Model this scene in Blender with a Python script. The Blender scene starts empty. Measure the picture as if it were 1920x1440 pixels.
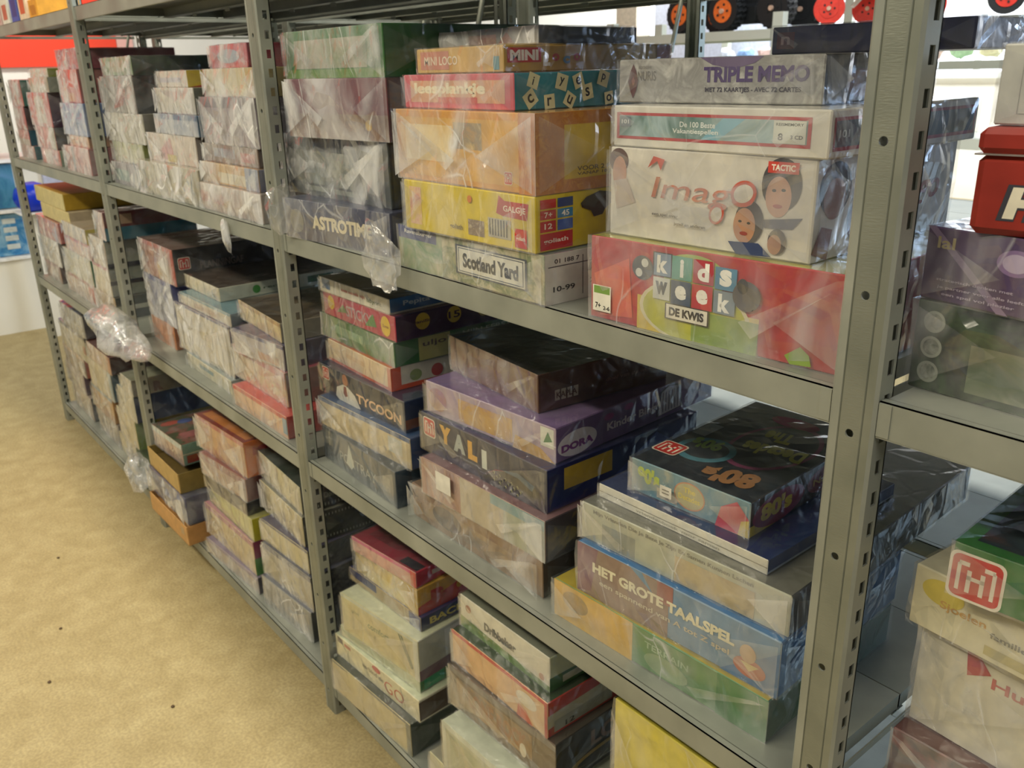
import bpy, bmesh, math, random
from mathutils import Vector, Matrix, noise
C = bpy.context.scene.collection
SC = bpy.context.scene
R = math.radians
# ---------------------------------------------------------------- camera
cd = bpy.data.cameras.new('camera'); cam = bpy.data.objects.new('camera', cd); C.objects.link(cam)
SC.camera = cam
YAW, PITCH, ROLL, FPX = 0.8972, 0.3472, -0.0251, 1635.3
cam.location = (4.1374, -0.7128, 1.4444)
_f = Vector((-math.sin(YAW)*math.cos(PITCH), math.cos(YAW)*math.cos(PITCH), -math.sin(PITCH)))
_r = Vector((math.cos(YAW), math.sin(YAW), 0)); _u = _r.cross(_f)
_rr = _r*math.cos(ROLL)+_u*math.sin(ROLL); _uu = -_r*math.sin(ROLL)+_u*math.cos(ROLL)
cam.rotation_euler = Matrix((( _rr.x, _uu.x, -_f.x), (_rr.y, _uu.y, -_f.y), (_rr.z, _uu.z, -_f.z))).to_euler()
cd.sensor_fit = 'HORIZONTAL'; cd.sensor_width = 36.0; cd.lens = 36.0*FPX/1920.0
cd.dof.use_dof = True; cd.dof.focus_distance = 0.98; cd.dof.aperture_fstop = 12.0
cd.clip_start = 0.02; cd.clip_end = 60
# ---------------------------------------------------------------- world, lamps, exposure
SC.view_settings.view_transform = 'Standard'; SC.view_settings.look = 'None'
SC.view_settings.gamma = 1.0; SC.view_settings.use_curve_mapping = False
SC.view_settings.exposure = -0.2
try: SC.cycles.transparent_max_bounces = 24
except Exception: pass
w = bpy.data.worlds.new('World'); SC.world = w; w.use_nodes = True
w.node_tree.nodes['Background'].inputs['Color'].default_value = (0.80, 0.86, 1.0, 1)
w.node_tree.nodes['Background'].inputs['Strength'].default_value = 0.18
def area(name, loc, target, sx, sy, power, color):
    l = bpy.data.lights.new(name, 'AREA'); l.shape = 'RECTANGLE'; l.size = sx; l.size_y = sy
    l.energy = power; l.color = color
    o = bpy.data.objects.new(name, l); C.objects.link(o); o.location = loc
    o.rotation_euler = (Vector(target)-Vector(loc)).to_track_quat('-Z', 'Y').to_euler()
    return o
WARM = (1.0, 0.91, 0.70); DAY = (0.5, 0.7, 1.0)
area('tube_lamp_aisle', (3.0, -1.9, 3.0), (3.0, -1.55, 0), 1.5, 0.16, 66, WARM)
area('tube_lamp_aisle', (0.6, -1.7, 3.0), (0.6, -1.5, 0), 1.5, 0.16, 58, WARM)
area('tube_lamp_aisle', (-1.9, -1.5, 3.0), (-1.9, -1.5, 0), 1.5, 0.16, 30, (1, .93, .82))
area('tube_lamp_behind', (2.4, 2.6, 3.0), (2.4, 2.4, 0), 1.8, 0.2, 95, (0.95, 0.97, 1.0))
area('tube_lamp_right', (5.6, -1.0, 3.0), (5.0, -0.4, 0.6), 1.5, 0.2, 30, (1.0, 0.95, .86))
area('tube_lamp_over_rack', (1.9, 0.10, 3.05), (1.9, 0.0, 0), 4.6, 0.14, 85, (1.0, 0.93, 0.76))
area('fill_light_back', (0.5, 6.0, 3.4), (0.5, 7.5, 0.8), 5.0, 1.0, 420, (0.96, 0.98, 1.0))  # added fill that whitens the back wall, not a room fixture
area('fill_light_far_left', (-3.4, 0.6, 3.2), (-5.0, 0.9, 1.6), 1.5, .3, 75, (1, .97, .92))  # added fill to brighten the red panel and far left wall
area('window_daylight', (5.4, 3.6, 2.35), (3.7, 0.4, 0.7), 2.6, 1.2, 130, DAY)

# ---------------------------------------------------------------- materials
def lin(h):
    if isinstance(h, tuple): return h
    h = h.lstrip('#'); o = []
    for i in (0, 2, 4):
        c = int(h[i:i+2], 16)/255; o.append(c/12.92 if c <= .04045 else ((c+.055)/1.055)**2.4)
    return tuple(o)
MC = {}
def newmat(name):
    m = bpy.data.materials.new(name); m.use_nodes = True; nt = m.node_tree; nt.nodes.clear()
    out = nt.nodes.new('ShaderNodeOutputMaterial'); return m, nt, out
def N(nt, t, **k):
    n = nt.nodes.new(t)
    for a, b in k.items(): setattr(n, a, b)
    return n
def coords(nt, scale=(1, 1, 1), rnd=True):
    tc = N(nt, 'ShaderNodeTexCoord'); mp = N(nt, 'ShaderNodeMapping'); mp.inputs['Scale'].default_value = scale
    nt.links.new(tc.outputs['Object'], mp.inputs['Vector'])
    if rnd:
        oi = N(nt, 'ShaderNodeObjectInfo'); mu = N(nt, 'ShaderNodeMath', operation='MULTIPLY'); mu.inputs[1].default_value = 37.0
        nt.links.new(oi.outputs['Random'], mu.inputs[0]); nt.links.new(mu.outputs[0], mp.inputs['Location'])
    return mp.outputs['Vector']
def ramp(nt, fac, stops, interp='LINEAR'):
    r = N(nt, 'ShaderNodeValToRGB'); r.color_ramp.interpolation = interp
    e = r.color_ramp.elements
    while len(e) < len(stops): e.new(0.5)
    for i, (p, c) in enumerate(stops):
        e[i].position = p; e[i].color = (*c, 1) if len(c) == 3 else c
    nt.links.new(fac, r.inputs['Fac']); return r.outputs['Color']
def paint(col, rough=.45, metal=0.0, spec=.4, var=.12, scale=40):
    """printed or painted surface with a faint mottling"""
    key = ('p', col, rough, metal, spec, var, scale)
    if key in MC: return MC[key]
    m, nt, out = newmat('paint_'+str(col).lstrip('#')); c = lin(col)
    b = N(nt, 'ShaderNodeBsdfPrincipled'); b.inputs['Roughness'].default_value = rough
    b.inputs['Metallic'].default_value = metal; b.inputs['Specular IOR Level'].default_value = spec
    nz = N(nt, 'ShaderNodeTexNoise'); nz.inputs['Scale'].default_value = scale; nz.inputs['Detail'].default_value = 3
    nt.links.new(coords(nt), nz.inputs['Vector'])
    cr = ramp(nt, nz.outputs['Fac'], [(.3, tuple(x*(1-var) for x in c)), (.7, tuple(min(1, x*(1+var)) for x in c))])
    nt.links.new(cr, b.inputs['Base Color']); nt.links.new(b.outputs[0], out.inputs['Surface'])
    MC[key] = m; return m
def art(cols, scale=14, rough=.4, stretch=(1, 1, 1)):
    """printed cover artwork: irregular patches of ink"""
    key = ('a', cols, scale, rough, stretch)
    if key in MC: return MC[key]
    m, nt, out = newmat('art_print'); b = N(nt, 'ShaderNodeBsdfPrincipled'); b.inputs['Roughness'].default_value = rough
    nz = N(nt, 'ShaderNodeTexNoise'); nz.inputs['Scale'].default_value = scale; nz.inputs['Detail'].default_value = 4
    nz.inputs['Roughness'].default_value = .62; nz.inputs['Distortion'].default_value = .8
    nt.links.new(coords(nt, stretch), nz.inputs['Vector'])
    n = len(cols); st = [(.30+.42*i/max(1, n-1), lin(c)) for i, c in enumerate(cols)]
    nt.links.new(ramp(nt, nz.outputs['Fac'], st), b.inputs['Base Color']); nt.links.new(b.outputs[0], out.inputs['Surface'])
    MC[key] = m; return m
def M(c):
    if isinstance(c, tuple):
        if c[0] == 'art': return art(tuple(c[1]), *(c[2:] if len(c) > 2 else ()))
        if c[0] == 'gloss': return paint(c[1], .12, 0, .6, .03)
    return paint(c)
def film(haze=.25, rough=.16, fscale=1.0, bump=.55):
    """thin crinkled cellophane: clear, with sharp reflections and a painted milky haze with white crease lines"""
    key = ('f', haze, rough, fscale, bump)
    if key in MC: return MC[key]
    m, nt, out = newmat('clear_film'); v = coords(nt, (fscale, fscale, fscale))
    n1 = N(nt, 'ShaderNodeTexNoise'); n1.inputs['Scale'].default_value = 11; n1.inputs['Detail'].default_value = 3; n1.inputs['Distortion'].default_value = 1.2
    nt.links.new(v, n1.inputs['Vector'])
    mp = N(nt, 'ShaderNodeMapping'); mp.inputs['Scale'].default_value = (1.0, .8, .55); mp.inputs['Rotation'].default_value = (.5, .75, .3)
    nt.links.new(v, mp.inputs['Vector'])
    vo = N(nt, 'ShaderNodeTexVoronoi', feature='DISTANCE_TO_EDGE'); vo.inputs['Scale'].default_value = 20; vo.inputs['Randomness'].default_value = 1
    nt.links.new(mp.outputs[0], vo.inputs['Vector'])
    add = N(nt, 'ShaderNodeMath', operation='ADD'); mm = N(nt, 'ShaderNodeMath', operation='MULTIPLY'); mm.inputs[1].default_value = 2.2
    cl = N(nt, 'ShaderNodeMath', operation='MINIMUM'); cl.inputs[1].default_value = .10
    nt.links.new(vo.outputs['Distance'], cl.inputs[0]); nt.links.new(cl.outputs[0], mm.inputs[0])
    nt.links.new(mm.outputs[0], add.inputs[0]); nt.links.new(n1.outputs['Fac'], add.inputs[1])
    bp = N(nt, 'ShaderNodeBump'); bp.inputs['Strength'].default_value = bump; bp.inputs['Distance'].default_value = .010
    nt.links.new(add.outputs[0], bp.inputs['Height'])
    tr = N(nt, 'ShaderNodeBsdfTransparent'); tr.inputs['Color'].default_value = (.97, .97, .97, 1)
    df = N(nt, 'ShaderNodeBsdfDiffuse'); df.inputs['Color'].default_value = (.86, .86, .84, 1)
    n2 = N(nt, 'ShaderNodeTexNoise'); n2.inputs['Scale'].default_value = 9; n2.inputs['Detail'].default_value = 4; n2.inputs['Distortion'].default_value = 1.6
    nt.links.new(mp.outputs[0], n2.inputs['Vector'])
    hz = ramp(nt, n2.outputs['Fac'], [(.38, (haze*.25,)*3), (.50, (haze*.8,)*3), (.54, (haze*1.15,)*3), (.68, (min(.9, haze*2.0),)*3)])
    # crease glints painted into the haze as fine white lines
    vc = N(nt, 'ShaderNodeTexVoronoi', feature='DISTANCE_TO_EDGE'); vc.inputs['Scale'].default_value = 13
    wv = N(nt, 'ShaderNodeTexNoise'); wv.inputs['Scale'].default_value = 5; nt.links.new(v, wv.inputs['Vector'])
    va = N(nt, 'ShaderNodeVectorMath', operation='MULTIPLY_ADD'); va.inputs[1].default_value = (.09, .09, .09); nt.links.new(wv.outputs['Color'], va.inputs[0]); nt.links.new(mp.outputs[0], va.inputs[2])
    nt.links.new(va.outputs[0], vc.inputs['Vector'])
    ck = ramp(nt, vc.outputs['Distance'], [(0.0, (min(.85, haze*1.9),)*3), (.018, (0, 0, 0))])
    n3 = N(nt, 'ShaderNodeTexNoise'); n3.inputs['Scale'].default_value = 8; nt.links.new(v, n3.inputs['Vector'])
    ms = ramp(nt, n3.outputs['Fac'], [(.48, (0, 0, 0)), (.60, (1, 1, 1))])
    cm = N(nt, 'ShaderNodeMath', operation='MULTIPLY'); nt.links.new(ck, cm.inputs[0]); nt.links.new(ms, cm.inputs[1])
    ha = N(nt, 'ShaderNodeMath', operation='ADD', use_clamp=True); nt.links.new(hz, ha.inputs[0]); nt.links.new(cm.outputs[0], ha.inputs[1]); hz = ha.outputs[0]
    mx = N(nt, 'ShaderNodeMixShader'); nt.links.new(hz, mx.inputs[0]); nt.links.new(tr.outputs[0], mx.inputs[1]); nt.links.new(df.outputs[0], mx.inputs[2])
    gl = N(nt, 'ShaderNodeBsdfGlossy'); gl.inputs['Roughness'].default_value = rough; gl.inputs['Color'].default_value = (1, 1, 1, 1)
    nt.links.new(bp.outputs[0], gl.inputs['Normal'])
    fr = N(nt, 'ShaderNodeLayerWeight'); fr.inputs['Blend'].default_value = .35; nt.links.new(bp.outputs[0], fr.inputs['Normal'])
    fa = N(nt, 'ShaderNodeMath', operation='MULTIPLY_ADD', use_clamp=True); fa.inputs[1].default_value = .75; fa.inputs[2].default_value = .06
    pw = N(nt, 'ShaderNodeMath', operation='POWER'); pw.inputs[1].default_value = 2.4; nt.links.new(fr.outputs['Facing'], pw.inputs[0]); nt.links.new(pw.outputs[0], fa.inputs[0])
    m2 = N(nt, 'ShaderNodeMixShader'); nt.links.new(fa.outputs[0], m2.inputs[0]); nt.links.new(mx.outputs[0], m2.inputs[1]); nt.links.new(gl.outputs[0], m2.inputs[2])
    nt.links.new(m2.outputs[0], out.inputs['Surface']); MC[key] = m; return m
def steel():
    if 'steel' in MC: return MC['steel']
    m, nt, out = newmat('galvanised_steel'); b = N(nt, 'ShaderNodeBsdfPrincipled')
    b.inputs['Metallic'].default_value = .4; v = coords(nt)
    n1 = N(nt, 'ShaderNodeTexNoise'); n1.inputs['Scale'].default_value = 9; n1.inputs['Detail'].default_value = 6
    n2 = N(nt, 'ShaderNodeTexNoise'); n2.inputs['Scale'].default_value = 420
    nt.links.new(v, n1.inputs['Vector']); nt.links.new(v, n2.inputs['Vector'])
    nt.links.new(ramp(nt, n1.outputs['Fac'], [(.3, lin('#8d9186')), (.7, lin('#abad9f'))]), b.inputs['Base Color'])
    nt.links.new(ramp(nt, n1.outputs['Fac'], [(.3, (.42,)*3), (.7, (.58,)*3)]), b.inputs['Roughness'])
    bp = N(nt, 'ShaderNodeBump'); bp.inputs['Strength'].default_value = .06; bp.inputs['Distance'].default_value = .001
    nt.links.new(n2.outputs['Fac'], bp.inputs['Height']); nt.links.new(bp.outputs[0], b.inputs['Normal'])
    nt.links.new(b.outputs[0], out.inputs['Surface']); MC['steel'] = m; return m
def steel_stamped():
    """front of the uprights: a rolled band of fine stamped ribs down the middle"""
    if 'ss' in MC: return MC['ss']
    m, nt, out = newmat('stamped_steel'); b = N(nt, 'ShaderNodeBsdfPrincipled'); b.inputs['Metallic'].default_value = .5
    v = coords(nt, (1, 1, 1), False); n1 = N(nt, 'ShaderNodeTexNoise'); n1.inputs['Scale'].default_value = 12; n1.inputs['Detail'].default_value = 6
    nt.links.new(v, n1.inputs['Vector'])
    mp = N(nt, 'ShaderNodeMapping'); mp.inputs['Scale'].default_value = (130, 1, 700); nt.links.new(v, mp.inputs['Vector'])
    n2 = N(nt, 'ShaderNodeTexNoise'); n2.inputs['Scale'].default_value = 1; n2.inputs['Detail'].default_value = 2; nt.links.new(mp.outputs[0], n2.inputs['Vector'])
    sx = N(nt, 'ShaderNodeSeparateXYZ'); nt.links.new(v, sx.inputs[0]); ab = N(nt, 'ShaderNodeMath', operation='ABSOLUTE'); nt.links.new(sx.outputs['X'], ab.inputs[0])
    ls = N(nt, 'ShaderNodeMath', operation='LESS_THAN'); ls.inputs[1].default_value = .0085; nt.links.new(ab.outputs[0], ls.inputs[0])
    mu = N(nt, 'ShaderNodeMath', operation='MULTIPLY'); nt.links.new(ls.outputs[0], mu.inputs[0]); nt.links.new(n2.outputs['Fac'], mu.inputs[1])
    bp = N(nt, 'ShaderNodeBump'); bp.inputs['Strength'].default_value = .3; bp.inputs['Distance'].default_value = .001; nt.links.new(mu.outputs[0], bp.inputs['Height'])
    nt.links.new(bp.outputs[0], b.inputs['Normal'])
    nt.links.new(ramp(nt, n1.outputs['Fac'], [(.3, lin('#7f8376')), (.7, lin('#989a8b'))]), b.inputs['Base Color']); b.inputs['Roughness'].default_value = .5
    nt.links.new(b.outputs[0], out.inputs['Surface']); MC['ss'] = m; return m
def emit(col, s):
    m, nt, out = newmat('bright'); e = N(nt, 'ShaderNodeEmission'); e.inputs['Color'].default_value = (*lin(col), 1); e.inputs['Strength'].default_value = s
    nt.links.new(e.outputs[0], out.inputs['Surface']); return m

# ---------------------------------------------------------------- mesh helpers
class MB:
    def __init__(s): s.v = []; s.f = []; s.mi = []; s.mats = []; s.sm = []
    def slot(s, m):
        if m not in s.mats: s.mats.append(m)
        return s.mats.index(m)
    def face(s, pts, m, smooth=False):
        b = len(s.v); s.v += [tuple(p) for p in pts]; s.f.append(tuple(range(b, b+len(pts)))); s.mi.append(s.slot(m)); s.sm.append(smooth)
    def mesh(s, vs, fs, m, smooth=False):
        b = len(s.v); s.v += [tuple(p) for p in vs]; k = s.slot(m)
        for f in fs: s.f.append(tuple(i+b for i in f)); s.mi.append(k); s.sm.append(smooth)
    def box(s, x0, y0, z0, x1, y1, z1, m, bev=0.0, mats=None):
        if bev <= 0:
            vs = [(x, y, z) for x in (x0, x1) for y in (y0, y1) for z in (z0, z1)]
            fs = [(0, 1, 3, 2), (4, 6, 7, 5), (0, 4, 5, 1), (2, 3, 7, 6), (0, 2, 6, 4), (1, 5, 7, 3)]
            for i, f in enumerate(fs): s.mesh([vs[j] for j in f], [(0, 1, 2, 3)], (mats or [m]*6)[i])
            return
        # chamfered box: mats order -x,+x,-y,+y,-z,+z
        ms = mats or [m]*6; b = bev
        X = (x0, x1); Y = (y0, y1); Z = (z0, z1)
        def P(i, j, k, ax):
            p = [X[i], Y[j], Z[k]]; sg = (1 if i == 0 else -1, 1 if j == 0 else -1, 1 if k == 0 else -1)
            for a in range(3):
                if a != ax: p[a] += sg[a]*b
            return tuple(p)
        q = [(0, 0), (0, 1), (1, 1), (1, 0)]
        s.face([P(0, a, c, 0) for a, c in reversed(q)][::-1], ms[0]); s.face([P(1, a, c, 0) for a, c in q][::-1], ms[1])
        s.face([P(a, 0, c, 1) for a, c in q][::-1], ms[2]); s.face([P(a, 1, c, 1) for a, c in q], ms[3])
        s.face([P(a, c, 0, 2) for a, c in q], ms[4]); s.face([P(a, c, 1, 2) for a, c in q][::-1], ms[5])
        for i in (0, 1):
            for j in (0, 1):
                s.face([P(i, j, 0, 0), P(i, j, 1, 0), P(i, j, 1, 1), P(i, j, 0, 1)], ms[2 + j], True)
                s.face([P(i, 0, j, 0), P(i, 1, j, 0), P(i, 1, j, 2), P(i, 0, j, 2)], ms[i], True)
                s.face([P(0, i, j, 1), P(1, i, j, 1), P(1, i, j, 2), P(0, i, j, 2)], ms[2+i], True)
                for k in (0, 1): s.face([P(i, j, k, 0), P(i, j, k, 1), P(i, j, k, 2)], ms[2+j], True)
    def tube(s, p0, p1, r, m, n=12, r1=None, cap=True, smooth=True):
        p0 = Vector(p0); p1 = Vector(p1); d = (p1-p0).normalized(); r1 = r if r1 is None else r1
        a = d.orthogonal().normalized(); b = d.cross(a); vs = []
        for p, q in ((p0, r), (p1, r1)):
            for i in range(n): t = 2*math.pi*i/n; vs.append(p+a*math.cos(t)*q+b*math.sin(t)*q)
        s.mesh(vs, [(i, (i+1) % n, n+(i+1) % n, n+i) for i in range(n)], m, smooth)
        if cap: s.mesh(vs, [tuple(range(n))[::-1], tuple(range(n, 2*n))], m)
    def build(s, name, parent=None, loc=None):
        me = bpy.data.meshes.new(name); me.from_pydata(s.v, [], s.f)
        for m in s.mats: me.materials.append(m)
        me.polygons.foreach_set('material_index', s.mi); me.polygons.foreach_set('use_smooth', s.sm); me.update()
        o = bpy.data.objects.new(name, me); C.objects.link(o)
        if parent is not None: o.parent = parent
        if loc is not None: o.location = loc
        return o
def thing(name, label, cat, loc=(0, 0, 0), rz=0, group=None):
    o = bpy.data.objects.new(name, None); C.objects.link(o); o.location = loc; o.rotation_euler = (0, 0, rz); o.empty_display_size = .05
    o['label'] = label; o['category'] = cat
    if group: o['group'] = group
    return o
def tag(o, label, cat, group=None):
    o['label'] = label; o['category'] = cat
    if group: o['group'] = group
    return o
def struct(o): o['kind'] = 'structure'; return o
TC = {}
def text_mesh(txt, bold):
    k = (txt, bold)
    if k in TC: return TC[k]
    cu = bpy.data.curves.new('t', 'FONT'); cu.body = txt; cu.size = 1; cu.resolution_u = 3; cu.offset = bold; cu.align_x = 'LEFT'
    ob = bpy.data.objects.new('t', cu); C.objects.link(ob); dg = bpy.context.evaluated_depsgraph_get()
    me = bpy.data.meshes.new_from_object(ob.evaluated_get(dg)); vs = [v.co.copy() for v in me.vertices]; fs = [tuple(p.vertices) for p in me.polygons]
    bpy.data.objects.remove(ob); bpy.data.curves.remove(cu); bpy.data.meshes.remove(me)
    x0 = min(v.x for v in vs); x1 = max(v.x for v in vs); y0 = min(v.y for v in vs); y1 = max(v.y for v in vs)
    TC[k] = ([(v.x-x0, v.y-y0) for v in vs], fs, x1-x0, y1-y0); return TC[k]
def prints(mb, frame, W, H, ops):
    """ink printed on one face; frame(u, v, e) gives the local point, u along W metres and v up H metres"""
    lay = [0.00025]
    def e():
        lay[0] += 0.00009; return lay[0]
    def poly(pts, c, k=None):
        k = k or e(); mb.face([frame(p[0]*W, p[1]*H, k) for p in pts], M(c))
    def txt(s, u, v, h, c, w=None, rot=0, shear=0, bold=.02):
        vs, fs, tw, th = text_mesh(s, bold); k = e(); sc = h*H/th; sx = sc if w is None else w*W/tw
        out = []; cr, sr = math.cos(R(rot)), math.sin(R(rot))
        for x, y in vs:
            px = (x-tw/2)*sx+(y-th/2)*sc*shear; py = (y-th/2)*sc
            out.append(frame(u*W+px*cr-py*sr, v*H+px*sr+py*cr, k))
        mb.mesh(out, fs, M(c))
    for op in ops:
        t = op[0]
        if t == 'r': _, a, b, c, d, col = op; poly([(a, b), (c, b), (c, d), (a, d)], col)
        elif t == 'p': poly(op[1], op[2])
        elif t == 'e':
            _, cx, cy, rx, ry, col = op[:6]; k = e(); rot = R(op[6]) if len(op) > 6 else 0
            mb.face([frame(cx*W+math.cos(a)*rx*W*math.cos(rot)-math.sin(a)*ry*H*math.sin(rot), cy*H+math.cos(a)*rx*W*math.sin(rot)+math.sin(a)*ry*H*math.cos(rot), k) for a in [2*math.pi*i/28 for i in range(28)]], M(col))
        elif t == 'c':
            _, cx, cy, r, col = op; k = e(); mb.face([frame(cx*W+math.cos(a)*r*H, cy*H+math.sin(a)*r*H, k) for a in [2*math.pi*i/24 for i in range(24)]], M(col))
        elif t == 't':
            _, s, u, v, h, col = op[:6]; kw = op[6] if len(op) > 6 else {}; txt(s, u, v, h, col, **kw)
        elif t == 'q':   # tilted square tile with a letter: cx, cy, half size (of H), angle, tile colour, letter, letter colour
            _, cx, cy, hs, ang, tc, ch, lc = op; k = e(); ca, sa = math.cos(R(ang)), math.sin(R(ang)); s2 = hs*H
            mb.face([frame(cx*W+(x*ca-y*sa)*s2, cy*H+(x*sa+y*ca)*s2, k) for x, y in ((-1, -1), (1, -1), (1, 1), (-1, 1))], M(tc))
            if ch: txt(ch, cx, cy, hs*1.15, lc, None, ang, 0, .02)
        elif t == 'J':   # red rounded badge with cream twin-arch emblem: cx, cy, half size of H
            _, cx, cy, s2 = op; S2 = s2*H
            def rr(k, q, col):
                pts = []
                for (sx, sy, a0) in ((1, 1, 0), (-1, 1, 90), (-1, -1, 180), (1, -1, 270)):
                    for i in range(5):
                        a = R(a0+i*22.5); pts.append(frame(cx*W+(sx*(q-q*.3)+q*.3*math.cos(a)), cy*H+(sy*(q-q*.3)+q*.3*math.sin(a)), k))
                mb.face(pts, M(col))
            rr(e(), S2*1.12, '#e8e0cc'); rr(e(), S2, '#c8302c'); k = e()
            for sg in (-1, 1):
                mb.face([frame(cx*W+sg*x*S2, cy*H+y*S2, k) for x, y in ((.18, -.7), (.36, -.7), (.36, .35), (.18, .35))], M('#efe6d2'))
                mb.face([frame(cx*W+sg*x*S2, cy*H+y*S2, k) for x, y in ((.62, -.7), (.78, -.7), (.78, .55), (.62, .7))], M('#efe6d2'))
                mb.face([frame(cx*W+sg*x*S2, cy*H+y*S2, k) for x, y in ((.0, -.1), (.36, -.1), (.36, .08), (.0, .08))], M('#efe6d2'))
                mb.face([frame(cx*W+sg*x*S2, cy*H+y*S2, k) for x, y in ((.3, .5), (.72, .5), (.72, .7), (.3, .7))], M('#efe6d2'))
def film_shell(w, d, h, mat, seed, name, parent, amp=.004, top=1.0, loc=None, folds=True, step=.026, side=None, lid=None):
    side = side or mat; lid = lid or side
    rnd = random.Random(seed); mb = MB(); cache = {}
    nx = max(3, int(w/step)); ny = max(3, int(d/step)); nz = max(2, int(h/(step*.8)))
    off = Vector((rnd.random()*50, rnd.random()*50, rnd.random()*50))
    def P(i, j, k):
        key = (i, j, k)
        if key in cache: return cache[key]
        x, y, z = w*i/nx, d*j/ny, h*k/nz
        ox = -1 if i == 0 else (1 if i == nx else 0); oy = -1 if j == 0 else (1 if j == ny else 0); oz = -1 if k == 0 else (1 if k == nz else 0)
        if oz: z += rnd.uniform(0, .0007)*oz*(top if oz > 0 else .3)
        edge = (ox != 0)+(oy != 0)+(oz != 0)
        a = .0012+amp*(rnd.random()**1.6)*(.45 if edge > 1 else 1)
        if oz > 0 and top > 1: z += a*.35
        elif oz: z += .0004*oz
        if not oz or ox or oy:
            x += ox*a; y += oy*a
        if not ox: x += rnd.uniform(-.35, .35)*w/nx
        if not oy: y += rnd.uniform(-.35, .35)*d/ny
        if not oz: z += rnd.uniform(-.3, .3)*h/nz
        cache[key] = (x, y, z); return cache[key]
    def quad(a, b, c, dd, mt=None):
        mt = mt or side
        if rnd.random() < .5: mb.face([a, b, c], mt); mb.face([a, c, dd], mt)
        else: mb.face([a, b, dd], mt); mb.face([b, c, dd], mt)
    for i in range(nx):
        for k in range(nz): quad(P(i, 0, k), P(i+1, 0, k), P(i+1, 0, k+1), P(i, 0, k+1), mat)
    for j in range(ny):
        for k in range(nz):
            quad(P(nx, j, k), P(nx, j+1, k), P(nx, j+1, k+1), P(nx, j, k+1)); quad(P(0, j+1, k), P(0, j, k), P(0, j, k+1), P(0, j+1, k+1))
    for i in range(nx):
        for j in range(ny): quad(P(i, j, nz), P(i+1, j, nz), P(i+1, j+1, nz), P(i, j+1, nz), lid)
    if folds:   # the gift-wrap triangles tucked over the ends
        o = -(amp+.0022)
        for sd in (0, 1):
            L = min(w*.42, h*rnd.uniform(.8, 1.3)); X = (lambda t: t if sd == 0 else w-t); m = rnd.uniform(.35, .65)
            if rnd.random() < .72: mb.face([(X(0), o, h*.03), (X(L), o-.0006, h*m), (X(0), o, h*.97)][::1 if sd == 0 else -1], mat)
            if rnd.random() < .4: mb.face([(X(0), o-.001, h*.98), (X(L*.2), o-.0015, h*.95), (X(L*1.5), o-.001, h*.35), (X(L*1.3), o-.001, h*.2)], mat)
        x = w+amp+.0022; L = min(d*.4, h*1.1)
        if rnd.random() < .8: mb.face([(x, 0, h*.03), (x+.0005, L, h*.5), (x, 0, h*.97)], side)
    for f in range(len(mb.sm)): mb.sm[f] = False
    return mb.build(name, parent, loc)

# ---------------------------------------------------------------- the room
T0, T1, T2, T3 = 1.634, 1.154, 0.667, 0.088
POSTX = (0.012, 1.309, 2.513, 3.748, 4.99); PW = .046
def floor_mat():
    m, nt, out = newmat('beige_vinyl'); b = N(nt, 'ShaderNodeBsdfPrincipled'); v = coords(nt, (1, 1, 1), False)
    a = N(nt, 'ShaderNodeTexNoise'); a.inputs['Scale'].default_value = 13; a.inputs['Detail'].default_value = 7; a.inputs['Roughness'].default_value = .6; a.inputs['Distortion'].default_value = .4
    c = N(nt, 'ShaderNodeTexNoise'); c.inputs['Scale'].default_value = 150; c.inputs['Detail'].default_value = 2
    nt.links.new(v, a.inputs['Vector']); nt.links.new(v, c.inputs['Vector'])
    c1 = ramp(nt, a.outputs['Fac'], [(.32, lin('#9f8e62')), (.5, lin('#a8976b')), (.7, lin('#b2a276'))])
    c2 = ramp(nt, c.outputs['Fac'], [(.35, (.84,)*3), (.65, (1.1,)*3)])
    mx = N(nt, 'ShaderNodeMix', data_type='RGBA', blend_type='MULTIPLY'); mx.inputs[0].default_value = 1
    nt.links.new(c1, mx.inputs[6]); nt.links.new(c2, mx.inputs[7]); nt.links.new(mx.outputs[2], b.inputs['Base Color'])
    b.inputs['Roughness'].default_value = .55
    bp = N(nt, 'ShaderNodeBump'); bp.inputs['Strength'].default_value = .06; bp.inputs['Distance'].default_value = .002; nt.links.new(a.outputs['Fac'], bp.inputs['Height']); nt.links.new(bp.outputs[0], b.inputs['Normal'])
    nt.links.new(b.outputs[0], out.inputs['Surface']); return m
mb = MB(); mb.box(-7, -5, -.05, 9, 9.2, 0, floor_mat()); struct(mb.build('floor'))
white = paint('#e9e6da', .6, 0, .3, .03, 3)
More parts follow.
